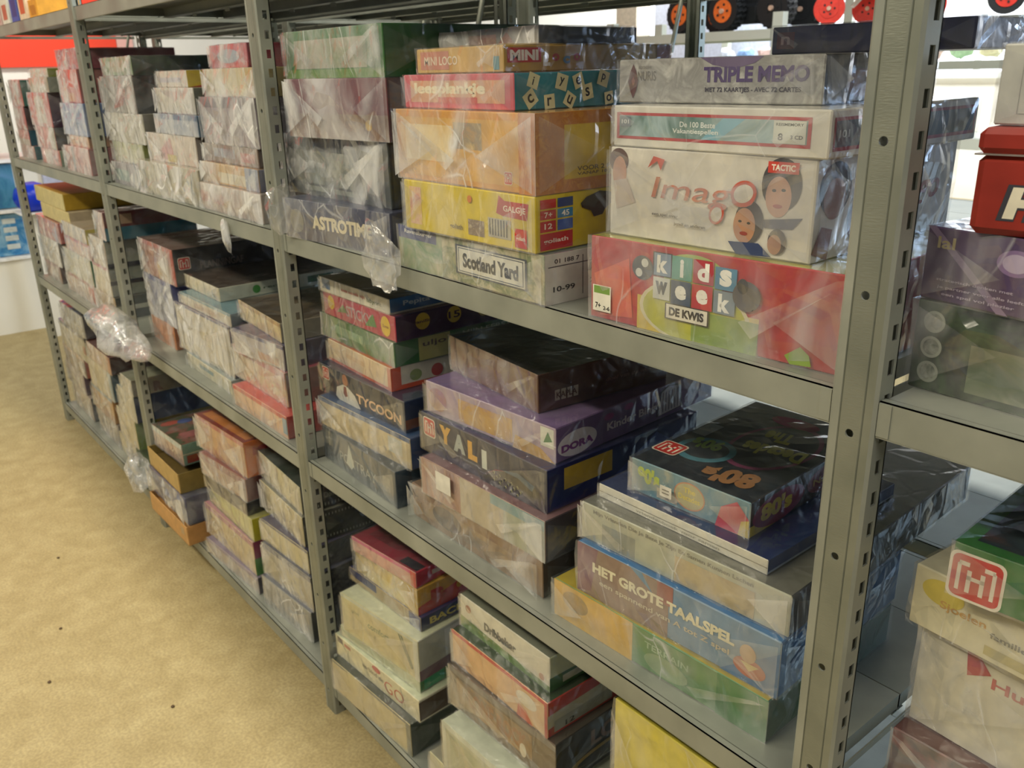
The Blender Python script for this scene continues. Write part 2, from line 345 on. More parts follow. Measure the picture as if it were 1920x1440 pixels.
# left: red painted wall with a white field, far beyond the aisle
mb = MB(); mb.box(-5.1, -5, 0, -5.0, 9, 4, white); struct(mb.build('wall_left'))
mb = MB(); mb.box(-4.995, -3, 1.555, -4.96, 1.93, 3.4, paint('#e8472c', .5, 0, .3, .03, 3)); o = mb.build('red_wall_panel'); tag(o, 'flat red advertising panel on the far left wall', 'wall panel')
mb = MB(); mb.box(-4.99, 1.935, 1.60, -4.96, 2.08, 3.4, paint('#d9a89c', .5, 0, .3, .03, 3)); o = mb.build('pink_wall_panel'); tag(o, 'narrow pale pink strip beside the red panel on the far wall', 'wall panel')
mb = MB(); mb.box(-7, 9.1, 0, 9, 9.2, 4, white); struct(mb.build('wall_back'))
for i, (x0, x1, z0, z1) in enumerate([(-4.9, -3.2, 1.3, 3.4), (-2.9, -1.4, 1.3, 3.4), (-1.1, .6, 1.3, 3.4), (.9, 2.6, 1.3, 3.4), (2.9, 4.6, 1.3, 3.4), (4.9, 6.6, 1.3, 3.4)]):
    mb = MB(); mb.box(x0, 9.02, z0, x1, 9.08, z1, emit('#f3f8ff', 4.5)); fr = paint('#dfe2dd', .5)
    mb.box(x0-.06, 8.98, z0-.06, x1+.06, 9.05, z0, fr); mb.box(x0-.06, 8.98, z1, x1+.06, 9.05, z1+.06, fr)
    for x in (x0-.06, (x0+x1)/2-.03, x1): mb.box(x, 8.98, z0, x+.06, 9.05, z1, fr)
    struct(mb.build('window_%d' % (i+1)))
mb = MB(); mb.box(-2.47, 6.0, 0, -2.2, 6.2, 4, paint('#d9cdb8', .6)); struct(mb.build('trim_1'))
mb = MB(); mb.box(-2.19, 6.25, 0, -.45, 6.3, 2.6, paint('#c9d0e2', .6)); struct(mb.build('trim_2'))

# ---------------------------------------------------------------- steel racking
ST = steel(); SS = steel_stamped()
def upright(name, x, y, dirn, h, parent):
    """rolled C-section upright; dirn=+1: front at y, flanks run to +y"""
    mb = MB(); hw = PW/2; fy = 0.0; g = .0012; D = .028
    pts = [(-hw, .003), (-hw+.003, 0), (-.0125, 0), (-.0115, g), (-.0105, 0), (.0105, 0), (.0115, g), (.0125, 0), (hw-.003, 0), (hw, .003)]
    holes = [.06+.132*i for i in range(int(h/.132))]
    for a, b in zip(pts[:-1], pts[1:]):
        if a == (-.0105, 0):
            zs = 0.0
            for hz in holes:
                mb.face([(-.0105, 0, zs), (.0105, 0, zs), (.0105, 0, hz-.0105), (-.0105, 0, hz-.0105)], SS)
                q = [(-.0105, hz-.0105), (.0105, hz-.0105), (.0105, hz+.0105), (-.0105, hz+.0105)]; n = 16; r = .0042
                ring = [(math.cos(2*math.pi*(i+.5)/n-math.pi*.75)*r, hz+math.sin(2*math.pi*(i+.5)/n-math.pi*.75)*r) for i in range(n)]
                for s_ in range(4):
                    A = q[s_]; B = q[(s_+1) % 4]; seg = [ring[(s_*4+i) % n] for i in range(-1, 4)]
                    mb.face([(A[0], 0, A[1]), (B[0], 0, B[1])]+[(p[0], 0, p[1]) for p in reversed(seg)], SS)
                for i in range(n):
                    A = ring[i]; B = ring[(i+1) % n]; mb.face([(A[0], 0, A[1]), (B[0], 0, B[1]), (B[0], .002, B[1]), (A[0], .002, A[1])], ST)
                zs = hz+.0105
            mb.face([(-.0105, 0, zs), (.0105, 0, zs), (.0105, 0, h), (-.0105, 0, h)], SS)
        else: mb.face([(a[0], a[1], 0), (b[0], b[1], 0), (b[0], b[1], h), (a[0], a[1], h)], SS if abs(a[0]) < .02 else ST)
    th = .0018
    for sx in (-1, 1):
        xa, xb = sx*hw, sx*(hw-th)
        x0, x1 = min(xa, xb), max(xa, xb)
        mb.box(x0, .003, 0, x1, .0125, h, ST); mb.box(x0, .0215, 0, x1, D, h, ST)
        z = .02; zs = 0
        while z < h-.03:
            mb.box(x0, .0125, zs, x1, .0215, z, ST); zs = z+.015; z += .033
        mb.box(x0, .0125, zs, x1, .0215, h, ST)
        mb.box(min(sx*hw, sx*(hw-.012)), D-.0018, 0, max(sx*hw, sx*(hw-.012)), D, h, ST)
    o = mb.build(name, parent, (x, y, 0))
    if dirn < 0: o.rotation_euler = (0, 0, math.pi)
    return o
def rack(name, label, y0, y1, dirs, h=2.05, levels=(T0, T1, T2, T3)):
    root = thing(name, label, 'shelving', (0, (y0+y1)/2, 0)); oy = (y0+y1)/2
    for x in POSTX:
        upright('upright', x, y0-oy, 1, h, root); upright('upright', x, y1-oy, -1, h, root)
    for k in range(len(POSTX)-1):
        xa = POSTX[k]+PW/2+.0008; xb = POSTX[k+1]-PW/2-.0008
        for z in levels:
            for fy, sg in ((y0-oy+.004, 1), (y1-oy-.004, -1)):
                mb = MB(); ya, yb = sorted((fy, fy+sg*.0016)); mb.box(xa, ya, z-.035, xb, yb, z, ST)
                ya, yb = sorted((fy, fy+sg*.0095)); mb.box(xa, ya, z-.0012, xb, yb, z, ST); mb.box(xa, ya, z-.036, xb, yb, z-.0348, ST)
                mb.box(xa, min(fy-sg*.001, fy), z-.034, xa+.012, max(fy-sg*.001, fy), z-.002, ST)
                mb.box(xb-.012, min(fy-sg*.001, fy), z-.034, xb, max(fy-sg*.001, fy), z-.002, ST)
                mb.build('shelf_beam', root)
            W = (y1-y0-.06); n = 3; edges = [y0+.0145, y0+.2515, y0+.43, y1-.0145]
            for i in range(n):
                a = edges[i]-oy+.0008; b = edges[i+1]-oy-.0008; mb = MB(); t = .0012; zz = z-.0002
                mb.box(xa+.002, a, zz-t, xb-.002, b, zz, ST)
                for q in (a, b-t): mb.box(xa+.002, q, zz-.026, xb-.002, q+t, zz-t, ST)
                for q in (a+t, b-.013): mb.box(xa+.002, q, zz-.0265, xb-.002, q+.012, zz-.0255, ST)
                for q in (xa+.002, xb-.002-t): mb.box(q, a, zz-.022, q+t, b, zz-t, ST)
                for j in range(1, 5):
                    xx = xa+(xb-xa)*j/5; mb.box(xx-.014, a+.002, zz-.02, xx+.014, a+.0032, zz-.034, ST)
                mb.build('deck_panel', root)
    for x in POSTX:
        for z in levels:
            mb = MB(); mb.box(x-.0185, y0-oy+.036, z-.034, x-.0165, y1-oy-.036, z-.024, ST); mb.build('side_beam', root)
        mb = MB(); mb.tube((x-.008, y1-oy-.10, T0-.16), (x-.008, y1-oy-.035, T0+.08), .006, ST, 6); mb.build('diagonal_brace', root)
    return root
rack('steel_shelving_rack', 'long galvanised steel shelving rack stacked with wrapped board games', 0.0, 0.605, None)
rack('steel_shelving_rack', 'second galvanised shelving rack standing back to back behind the first', 0.640, 1.25, None)

GEOM = [  # id, front-left corner x, y, z, turn, width, depth, height (metres)
    ('A1', 2.5736, -0.0024, 1.1541, 0.0924, 0.3291, 0.370, 0.0727),
    ('A2', 2.4822, 0.0500, 1.2278, 0.0000, 0.3915, 0.350, 0.1086),
    ('A3', 2.5930, 0.0156, 1.3374, 0.1005, 0.2977, 0.350, 0.0977),
    ('A4', 2.5420, 0.0450, 1.4361, 0.0000, 0.3470, 0.370, 0.0786),
    ('B1', 2.9581, 0.0087, 1.1541, -0.0129, 0.3536, 0.270, 0.0661),
    ('B2', 3.0023, -0.0044, 1.2212, 0.0130, 0.2973, 0.270, 0.0717),
    ('B3', 2.9827, 0.0013, 1.2939, 0.0024, 0.3165, 0.280, 0.0985),
    ('B4', 2.9818, 0.0200, 1.3934, 0.0000, 0.2559, 0.270, 0.0454),
    ('B5', 2.9742, 0.0500, 1.4398, 0.0000, 0.2060, 0.330, 0.0338),
    ('C1', 3.3837, 0.0158, 1.1541, 0.0579, 0.3373, 0.270, 0.1004),
    ('C2', 3.3954, 0.0354, 1.2555, 0.0356, 0.2663, 0.300, 0.1007),
    ('C3', 3.3966, 0.0382, 1.3571, 0.0103, 0.2765, 0.300, 0.0446),
    ('C4', 3.3608, 0.0824, 1.4028, 0.0665, 0.2642, 0.260, 0.0477),
    ('E1', 2.5420, 0.0411, 0.6670, -0.0335, 0.3084, 0.270, 0.0767),
    ('E2', 2.5420, 0.0406, 0.7447, 0.0492, 0.3261, 0.300, 0.0637),
    ('E3', 2.5177, 0.0603, 0.8095, 0.0183, 0.3248, 0.300, 0.0628),
    ('E4', 2.5183, 0.0857, 0.8733, -0.0340, 0.2652, 0.270, 0.0459),
    ('E5', 2.4847, 0.0919, 0.9202, -0.0218, 0.3023, 0.300, 0.0493),
    ('E6', 2.5060, 0.0913, 0.9705, -0.0126, 0.2876, 0.300, 0.0492),
    ('E7', 2.5063, 0.0866, 1.0207, 0.0031, 0.2717, 0.200, 0.0294),
    ('F1', 2.8870, 0.0433, 0.6670, 0.0001, 0.3668, 0.350, 0.0667),
    ('F2', 2.9361, 0.0357, 0.7347, 0.0234, 0.3240, 0.300, 0.0697),
    ('F3', 2.9108, 0.0574, 0.8055, 0.0120, 0.3346, 0.350, 0.0725),
    ('F4', 2.9214, 0.0645, 0.8790, 0.0641, 0.3184, 0.400, 0.0578),
    ('F5', 2.9070, 0.1301, 0.9378, -0.0943, 0.2709, 0.270, 0.0634),
    ('G1', 3.2932, 0.0326, 0.6670, 0.0337, 0.3690, 0.300, 0.0619),
    ('G2', 3.3380, 0.0381, 0.7299, 0.0514, 0.3284, 0.300, 0.0796),
    ('G3', 3.3339, 0.0490, 0.8105, 0.0525, 0.3323, 0.500, 0.0567),
    ('G4', 3.3414, 0.0760, 0.8682, 0.0182, 0.2799, 0.300, 0.0205),
    ('G5', 3.3856, 0.0945, 0.8896, 0.0501, 0.1902, 0.300, 0.0488),
    ('I1', 2.5509, -0.0004, 0.0882, 0.0605, 0.3041, 0.300, 0.0833),
    ('I2', 2.5438, 0.0177, 0.1726, 0.0586, 0.3225, 0.300, 0.0568),
    ('I2b', 2.5615, 0.0250, 0.2304, 0.0937, 0.2884, 0.300, 0.0282),
    ('I3', 2.5857, 0.0216, 0.2596, 0.1166, 0.2670, 0.300, 0.0982),
    ('I4', 2.5541, 0.0653, 0.3589, 0.0415, 0.2751, 0.300, 0.0323),
    ('I5', 2.5831, 0.0686, 0.3922, 0.0413, 0.2372, 0.300, 0.0611),
    ('I6', 2.5962, 0.0577, 0.4543, 0.1023, 0.2210, 0.300, 0.0363),
    ('D1', 3.7668, 0.0603, 1.1541, -0.0555, 0.3200, 0.300, 0.0843),
    ('D2', 3.7657, 0.0625, 1.2394, -0.1593, 0.3000, 0.300, 0.0652),
    ('D3', 3.8083, 0.0404, 1.3057, 0.1197, 0.2100, 0.200, 0.0851),
    ('D4', 3.8077, 0.0600, 1.3918, 0.0000, 0.2400, 0.200, 0.0617),
    ('H1', 3.7949, 0.0788, 0.6670, 0.0064, 0.3200, 0.300, 0.0947),
    ('H2', 3.7977, 0.1053, 0.7627, -0.0585, 0.3000, 0.300, 0.1255),
    ('H3', 3.7882, 0.0908, 0.8892, -0.0913, 0.3000, 0.300, 0.0693),
    ('H4', 3.8334, 0.0600, 0.9594, 0.0411, 0.2800, 0.300, 0.0562),
    ('a1', 1.3502, 0.0300, 1.1541, 0.0000, 0.2477, 0.250, 0.0628),
    ('a2', 1.3534, 0.0400, 1.2179, 0.0000, 0.2731, 0.300, 0.0560),
    ('a3', 1.3380, 0.0400, 1.2749, 0.0000, 0.3269, 0.300, 0.0781),
    ('a4', 1.3380, 0.0400, 1.3540, 0.0000, 0.2930, 0.500, 0.0957),
    ('a5', 1.3380, 0.0500, 1.4507, 0.0000, 0.2767, 0.500, 0.0476),
    ('b1', 1.6300, 0.0200, 1.1541, 0.0000, 0.4413, 0.300, 0.0850),
    ('b2', 1.6821, 0.0400, 1.2401, 0.0000, 0.3477, 0.300, 0.0697),
    ('b3', 1.7638, 0.0400, 1.3109, 0.0000, 0.2941, 0.300, 0.0473),
    ('b4', 1.7691, 0.0500, 1.3592, 0.0000, 0.2643, 0.300, 0.0601),
    ('b5', 1.7336, 0.0700, 1.4203, 0.0000, 0.2178, 0.400, 0.0377),
    ('c1', 2.0753, 0.0200, 1.1541, 0.0000, 0.3394, 0.300, 0.0608),
    ('c2', 2.0809, 0.0300, 1.2159, 0.0000, 0.3109, 0.300, 0.0453),
    ('c3', 2.0790, 0.0400, 1.2623, 0.0000, 0.2984, 0.300, 0.0387),
    ('c4', 2.0976, 0.0400, 1.3020, 0.0000, 0.2967, 0.300, 0.0987),
    ('c5', 2.1127, 0.0500, 1.4017, 0.0000, 0.2829, 0.300, 0.0567),
    ('c6', 2.1399, 0.0600, 1.4595, 0.0000, 0.1980, 0.300, 0.0461),
    ('d0', 0.0500, 0.0400, 1.1541, 0.0000, 0.2266, 0.300, 0.0500),
    ('d1', 0.0500, 0.0400, 1.2052, 0.0000, 0.1827, 0.300, 0.0568),
    ('d2', 0.0500, 0.0400, 1.2630, 0.0000, 0.1820, 0.300, 0.0875),
    ('d3', 0.0500, 0.0400, 1.3515, 0.0000, 0.2025, 0.300, 0.0955),
    ('e0', 0.3993, 0.0400, 1.1541, 0.0000, 0.2723, 0.300, 0.0547),
    ('e1', 0.3799, 0.0400, 1.2098, 0.0000, 0.2759, 0.300, 0.0761),
    ('e2', 0.3452, 0.0400, 1.2869, 0.0000, 0.3128, 0.300, 0.1160),
    ('e3', 0.4194, 0.0400, 1.4039, 0.0000, 0.2759, 0.300, 0.0491),
    ('e4', 0.4176, 0.0500, 1.4540, 0.0000, 0.2599, 0.300, 0.0281),
    ('f1', 0.8019, 0.0300, 1.1541, 0.0000, 0.3032, 0.300, 0.0829),
    ('f1b', 0.8592, 0.0400, 1.2380, 0.0000, 0.2279, 0.300, 0.0331),
    ('f2', 0.8155, 0.0400, 1.2722, 0.0000, 0.2829, 0.300, 0.0998),
    ('f3', 0.8095, 0.0500, 1.3730, 0.0000, 0.2463, 0.300, 0.1004),
    ('f4', 0.7975, 0.0600, 1.4744, 0.0000, 0.2662, 0.300, 0.0604),
    ('g1', 0.0500, 0.0400, 0.6670, 0.0000, 0.2522, 0.300, 0.0720),
    ('g2', 0.0500, 0.0400, 0.7400, 0.0000, 0.3099, 0.300, 0.1034),
    ('g3', 0.0500, 0.0400, 0.8444, 0.0000, 0.3677, 0.300, 0.0787),
    ('h1', 0.4028, 0.0400, 0.6670, 0.0000, 0.3979, 0.300, 0.0649),
    ('h2', 0.4369, 0.0400, 0.7329, 0.0000, 0.3732, 0.300, 0.1071),
    ('h3', 0.5040, 0.0400, 0.8410, 0.0000, 0.3412, 0.300, 0.0537),
    ('h4', 0.4988, 0.0400, 0.8957, 0.0000, 0.3260, 0.300, 0.0520),
    ('i1', 0.8212, 0.0400, 0.6670, 0.0000, 0.2317, 0.300, 0.0776),
    ('i2', 0.8492, 0.0400, 0.7456, 0.0000, 0.1898, 0.300, 0.0975),
    ('i3', 0.8776, 0.0400, 0.8441, 0.0000, 0.1667, 0.300, 0.0984),
    ('i4', 0.9955, 0.0400, 0.9434, 0.0000, 0.0928, 0.300, 0.0913),
    ('j0', 1.3380, 0.0700, 0.6670, 0.0000, 0.2031, 0.200, 0.0765),
    ('j1', 1.3380, 0.0700, 0.7445, 0.0000, 0.2420, 0.300, 0.1342),
    ('j2', 1.3380, 0.0700, 0.8797, 0.0000, 0.2971, 0.500, 0.1056),
    ('k0', 1.7010, 0.0480, 0.6670, -0.0163, 0.3309, 0.300, 0.0381),
    ('k1', 1.6397, 0.0542, 0.7061, 0.0123, 0.3832, 0.300, 0.1378),
    ('k2', 1.6863, 0.0589, 0.8449, 0.0147, 0.3463, 0.300, 0.0335),
    ('k3', 1.6391, 0.0932, 0.8793, 0.0013, 0.2574, 0.400, 0.0376),
    ('l1', 2.1003, 0.0216, 0.6670, 0.0014, 0.3024, 0.300, 0.0546),
    ('l2', 2.0448, 0.0563, 0.7226, -0.0144, 0.3093, 0.300, 0.0844),
    ('l4', 2.1100, 0.0368, 0.8080, 0.0936, 0.2354, 0.300, 0.0585),
    ('l5', 2.0374, 0.0890, 0.8675, -0.0770, 0.2865, 0.300, 0.0467),
    ('m0', 0.0993, 0.0400, 0.0882, 0.0000, 0.2801, 0.300, 0.1043),
    ('m1', 0.0500, 0.0400, 0.1936, 0.0000, 0.2791, 0.300, 0.0919),
    ('m2', 0.0671, 0.0400, 0.2865, 0.0000, 0.3349, 0.300, 0.0822),
    ('m3', 0.0768, 0.0400, 0.3697, 0.0000, 0.3931, 0.300, 0.1104),
    ('m4', 0.1645, 0.0400, 0.4811, 0.0000, 0.3571, 0.300, 0.0915),
    ('n0', 0.4740, 0.0400, 0.0882, 0.0000, 0.2890, 0.300, 0.0988),
    ('n1', 0.4540, 0.0400, 0.1881, 0.0000, 0.2873, 0.300, 0.1019),
    ('n2', 0.4738, 0.0400, 0.2910, 0.0000, 0.3155, 0.300, 0.1149),
    ('n3', 0.5088, 0.0400, 0.4069, 0.0000, 0.3104, 0.300, 0.0690),
    ('o1', 0.7670, 0.0400, 0.0882, 0.0000, 0.2070, 0.300, 0.0831),
    ('o2', 0.8004, 0.0400, 0.1723, 0.0000, 0.2185, 0.300, 0.1141),
    ('o3', 0.8676, 0.0400, 0.2874, 0.0000, 0.1887, 0.300, 0.1015),
    ('o4', 0.9402, 0.0400, 0.3900, 0.0000, 0.1238, 0.300, 0.0608),
    ('q1', 1.3380, -0.0304, 0.0882, 0.0135, 0.3306, 0.300, 0.0630),
    ('q2', 1.3380, -0.0175, 0.1523, 0.0120, 0.3222, 0.300, 0.0912),
    ('q3', 1.3380, -0.0119, 0.2445, -0.0058, 0.2862, 0.300, 0.0649),
    ('q4', 1.3380, 0.0136, 0.3103, 0.0446, 0.2415, 0.300, 0.0703),
    ('r1', 1.7437, 0.0073, 0.0882, 0.0648, 0.3211, 0.300, 0.0514),
    ('r2', 1.7216, 0.0233, 0.1406, 0.0273, 0.3307, 0.300, 0.1042),
    ('r3', 1.7306, 0.0384, 0.2458, -0.0038, 0.3243, 0.300, 0.0689),
    ('r3b', 1.7734, 0.0209, 0.3157, 0.0684, 0.2579, 0.300, 0.0406),
    ('r4', 1.7633, 0.0196, 0.3573, 0.0863, 0.2707, 0.300, 0.0671),
    ('r5', 1.7306, 0.0340, 0.4254, 0.0570, 0.3026, 0.300, 0.1030),
    ('s1', 2.1117, 0.0241, 0.0882, 0.0698, 0.2521, 0.300, 0.0889),
    ('s2', 2.1159, 0.0351, 0.1781, 0.0592, 0.2509, 0.300, 0.0972),
    ('s3', 2.1107, 0.0423, 0.2763, 0.0590, 0.2416, 0.300, 0.0650),
    ('s4', 2.0564, 0.0750, 0.3423, -0.0497, 0.2754, 0.300, 0.0817),
    ('s5', 2.0372, 0.0874, 0.4250, -0.0627, 0.2830, 0.300, 0.0743),
    ('J2', 3.0108, 0.0200, 0.3280, 0.0351, 0.2847, 0.330, 0.0890),
    ('J3', 3.0126, 0.0300, 0.4180, 0.0000, 0.2641, 0.350, 0.0703),
    ('J4', 3.0154, 0.0500, 0.4893, 0.0000, 0.2448, 0.280, 0.0664),
    ('J0', 2.9550, 0.0000, 0.0882, 0.0000, 0.2900, 0.280, 0.0980),
    ('J1', 3.0150, -0.0050, 0.1872, 0.0200, 0.2900, 0.280, 0.1180),
    ('J1b', 3.0000, 0.0350, 0.3063, 0.0200, 0.2900, 0.280, 0.0200),
    ('K1', 3.4250, 0.0300, 0.0882, 0.0000, 0.2800, 0.100, 0.5050),
    ('X1', 2.8940, 0.1500, 1.4765, 0.0000, 0.2422, 0.200, 0.0227),
    ('C5', 3.4750, 0.2200, 1.4520, 0.0000, 0.2350, 0.250, 0.0300),
]

# ---------------------------------------------------------------- game boxes
# id: (words, front, side, top, haze, amp, prints front, prints side, prints top)
CR = '#d9cfb4'; WH = '#e6e3d8'; BK = '#15171a'
def A(*c, s=14): return ('art', c, s)
B = {}
def b(id, words, F, Rr=None, T=None, hz=.25, amp=.004, pf=(), ps=(), pt=(), name='board_game_box', cat='board game', wrap=True):
    B[id] = dict(words=words, F=F, R=Rr or F, T=T or F, hz=hz, amp=amp, pf=pf, ps=ps, pt=pt, name=name, cat=cat, wrap=wrap)
def title(s, c, u=.5, v=.5, h=.34, w=None, **k):
    d = dict(k)
    if w: d['w'] = w
    return ('t', s, u, v, h, c, d)
# upper shelf, bay between second and nearest post
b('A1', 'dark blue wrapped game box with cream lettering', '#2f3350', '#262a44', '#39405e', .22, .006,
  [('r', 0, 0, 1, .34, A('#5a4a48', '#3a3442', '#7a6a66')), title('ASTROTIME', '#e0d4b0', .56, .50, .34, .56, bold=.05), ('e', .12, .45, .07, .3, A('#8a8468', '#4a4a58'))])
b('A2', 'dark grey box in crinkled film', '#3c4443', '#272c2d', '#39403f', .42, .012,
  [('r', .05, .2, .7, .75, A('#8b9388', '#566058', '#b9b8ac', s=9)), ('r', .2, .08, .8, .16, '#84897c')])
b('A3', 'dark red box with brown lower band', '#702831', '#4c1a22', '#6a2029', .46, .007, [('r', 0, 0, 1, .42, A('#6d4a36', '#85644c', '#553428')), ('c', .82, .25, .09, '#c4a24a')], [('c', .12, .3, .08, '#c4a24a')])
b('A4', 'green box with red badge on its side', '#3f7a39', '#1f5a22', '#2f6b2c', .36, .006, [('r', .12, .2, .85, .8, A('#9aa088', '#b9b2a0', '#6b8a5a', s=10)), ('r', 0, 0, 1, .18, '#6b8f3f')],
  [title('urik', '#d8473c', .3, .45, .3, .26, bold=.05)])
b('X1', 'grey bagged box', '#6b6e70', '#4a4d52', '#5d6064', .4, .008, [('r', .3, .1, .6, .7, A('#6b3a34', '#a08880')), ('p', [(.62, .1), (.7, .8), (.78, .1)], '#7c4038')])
b('B1', 'detective map game box with white title plate', A('#a3a07a', '#6f7f58', '#c8bf9a', '#867a58', s=26), '#d6d2c2', '#6a7f8e', .24, .006,
  [('r', 0, 0, .34, 1, A('#bcb39a', '#5e8a50', '#d8cdb8', s=12)), ('r', 0, .70, .3, 1, '#2f3e78'), title('Ravensburger', '#e8e6dc', .16, .86, .12, .22),
   ('r', .44, .2, .90, .84, '#3c4654'), ('r', .452, .235, .888, .805, '#d9d7c8'), ('r', .46, .26, .88, .78, '#4a5462'), ('r', .465, .28, .875, .76, '#dcdacb'),
   title('Scotland Yard', '#2c3440', .67, .52, .32, .36, bold=.05)],
  [('r', 0, 0, 1, 1, '#cfccbd'), title('01 188', '#333', .12, .84, .09, .16) if False else ('t', '01 188 7', .14, .85, .09, '#333333', {'w': .16}), ('r', .02, .74, .4, .76, '#555555'), ('r', .24, .1, .245, .9, '#333333'), ('r', .44, .1, .445, .9, '#333333'),
   ('t', '10-99', .12, .3, .11, '#222222', {'w': .14}), ('t', '2-6', .33, .35, .1, '#444444', {'w': .08}), ('t', 'CE', .55, .8, .12, '#222222', {'w': .09}), ('p', [(.27, .55), (.3, .75), (.33, .58), (.36, .8), (.39, .55)], '#1d1d1d')])
b('B2', 'bright yellow box with red labels and speech bubble', '#d9c22c', '#dcc32a', '#d7c02e', .17, .005,
  [('r', .05, .12, .15, .88, A('#c8503c', '#e0b890', '#d9c22c', s=30)), ('p', [(.74, .62), (.76, .95), (.8, .86), (.96, .86), (.95, .56), (.79, .58)], '#b93a34'), title('GALGJE', '#efe6d0', .865, .71, .14, .15),
   ('r', .53, .12, .65, .42, A('#b9a890', '#8a7866', '#d8c8a8', s=60)), ('r', .68, .16, .84, .52, '#b9b29c')]+[('r', .69+.02*i, .2, .698+.02*i, .5, '#4c4a44') for i in range(7)]+
  [('c', .55, .8, .07, '#d8842c'), ('r', .87, .06, .95, .40, '#c43028'), title('goliath', '#f0e6d0', .91, .22, .09, .06), title('goliath', '#6b5a20', .44, .22, .12, .1)],
  [('r', .03, .03, .24, .33, '#c22d28'), title('goliath', '#f4ead2', .13, .18, .1, .16), ('r', .03, .36, .13, .55, '#c22d28'), ('r', .14, .36, .24, .55, '#2d5fa8'), ('r', .03, .58, .13, .74, '#c22d28'), ('r', .14, .58, .24, .74, '#2d7fa8'), ('r', .03, .77, .13, .93, '#c22d28'), ('r', .14, .77, .24, .93, '#35487a'),
   title('12', '#f4ead2', .08, .46, .1, .05), title('7+', '#f4ead2', .08, .66, .1, .05), title('45', '#f4ead2', .19, .66, .1, .05),
   ('p', [(.33, .88), (.42, .96), (.52, .9), (.56, .8), (.5, .7), (.46, .62), (.44, .52), (.38, .5), (.36, .62), (.30, .7), (.29, .78)], '#3a3020'), ('e', .72, .56, .1, .34, '#2c2a26'), ('e', .72, .56, .092, .32, '#c9bf9a')]+
   [('r', .66+.035*i, .34, .668+.035*i, .78, '#4a4636') for i in range(4)]+[('r', .9, .3, 1, .62, '#35598a')])
b('B3', 'large orange box with golden yellow panel', '#d99a34', '#cf9a2c', '#cf9430', .32, .007,
  [('r', .04, .08, .9, .9, '#dcab4e'), ('r', .08, .3, .45, .8, A('#e2c07a', '#ecd8a8', '#d9a850', s=10)), ('r', .46, .5, .66, .85, A('#c49a5c', '#9a8a6c', '#e2c07a', s=30)), ('J', .83, .18, .075), ('r', .9, 0, 1, 1, A('#d98c2c', '#c87820', '#dca040', s=60))],
  [('r', 0, 0, 1, 1, A('#c98424', '#b06a1c', '#d49a34', s=60)), ('r', .17, .16, .95, .84, '#c9a81e'), title('VOOR 2 PERSONEN', '#5a4410', .46, .28, .06, .42), title('VANAF 10 JAAR', '#5a4410', .40, .21, .05, .3), title('TIEN', '#b8541c', .88, .62, .1, .1)])
b('B4', 'pink and teal reading-letters game box', '#cf5f68', '#2f7f88', '#8a5a5c', .26, .005,
  [('r', .07, .18, .93, .82, '#d9a884'), title('leesplankje', '#efe4c2', .44, .55, .42, .66, bold=.05), ('r', .34, .16, .7, .34, '#cc6a60')],
  [('q', .12, .78, .2, -20, '#d8d2a0', 'i', '#222222'), ('q', .1, .3, .22, 35, '#d8d2a0', 'c', '#222222'), ('q', .22, .2, .2, 5, '#d8d2a0', 'r', '#222222'), ('q', .3, .72, .22, -15, '#d8d2a0', 'y', '#222222'), ('q', .41, .74, .2, 20, '#d8d2a0', 'e', '#222222'),
   ('q', .35, .22, .2, -30, '#d8d2a0', 'u', '#222222'), ('q', .47, .42, .22, 12, '#d8d2a0', 's', '#222222'), ('q', .58, .78, .22, -18, '#d8d2a0', 'p', '#222222'), ('q', .62, .22, .18, 8, '#d8d2a0', 'o', '#222222'), title('lees', '#b8303c', .87, .48, .5, .26, bold=.06)])
b('B5', 'tan small loco game box, red lettering', '#d0ab62', '#b8923c', '#c8a458', .2, .005,
  [('r', .05, .15, .4, .88, '#c98a70'), title('MINI LOCO', '#e6d6b8', .3, .5, .35, .4), ('r', .9, .1, .96, .6, '#6fa0a0')],
  [('r', .02, .35, .2, .9, '#b8302a'), title('MINI', '#efe6d2', .11, .62, .4, .15, bold=.05), title('L', '#f0ead6', .23, .4, .4, .04, bold=.1), title('O', '#b84a3a', .28, .52, .3, .04, bold=.1), title('C', '#6a90a8', .34, .42, .3, .04, bold=.1), title('O', '#b84a3a', .4, .52, .3, .04, bold=.1), ('r', .9, .1, 1, .95, '#8a4a34')])
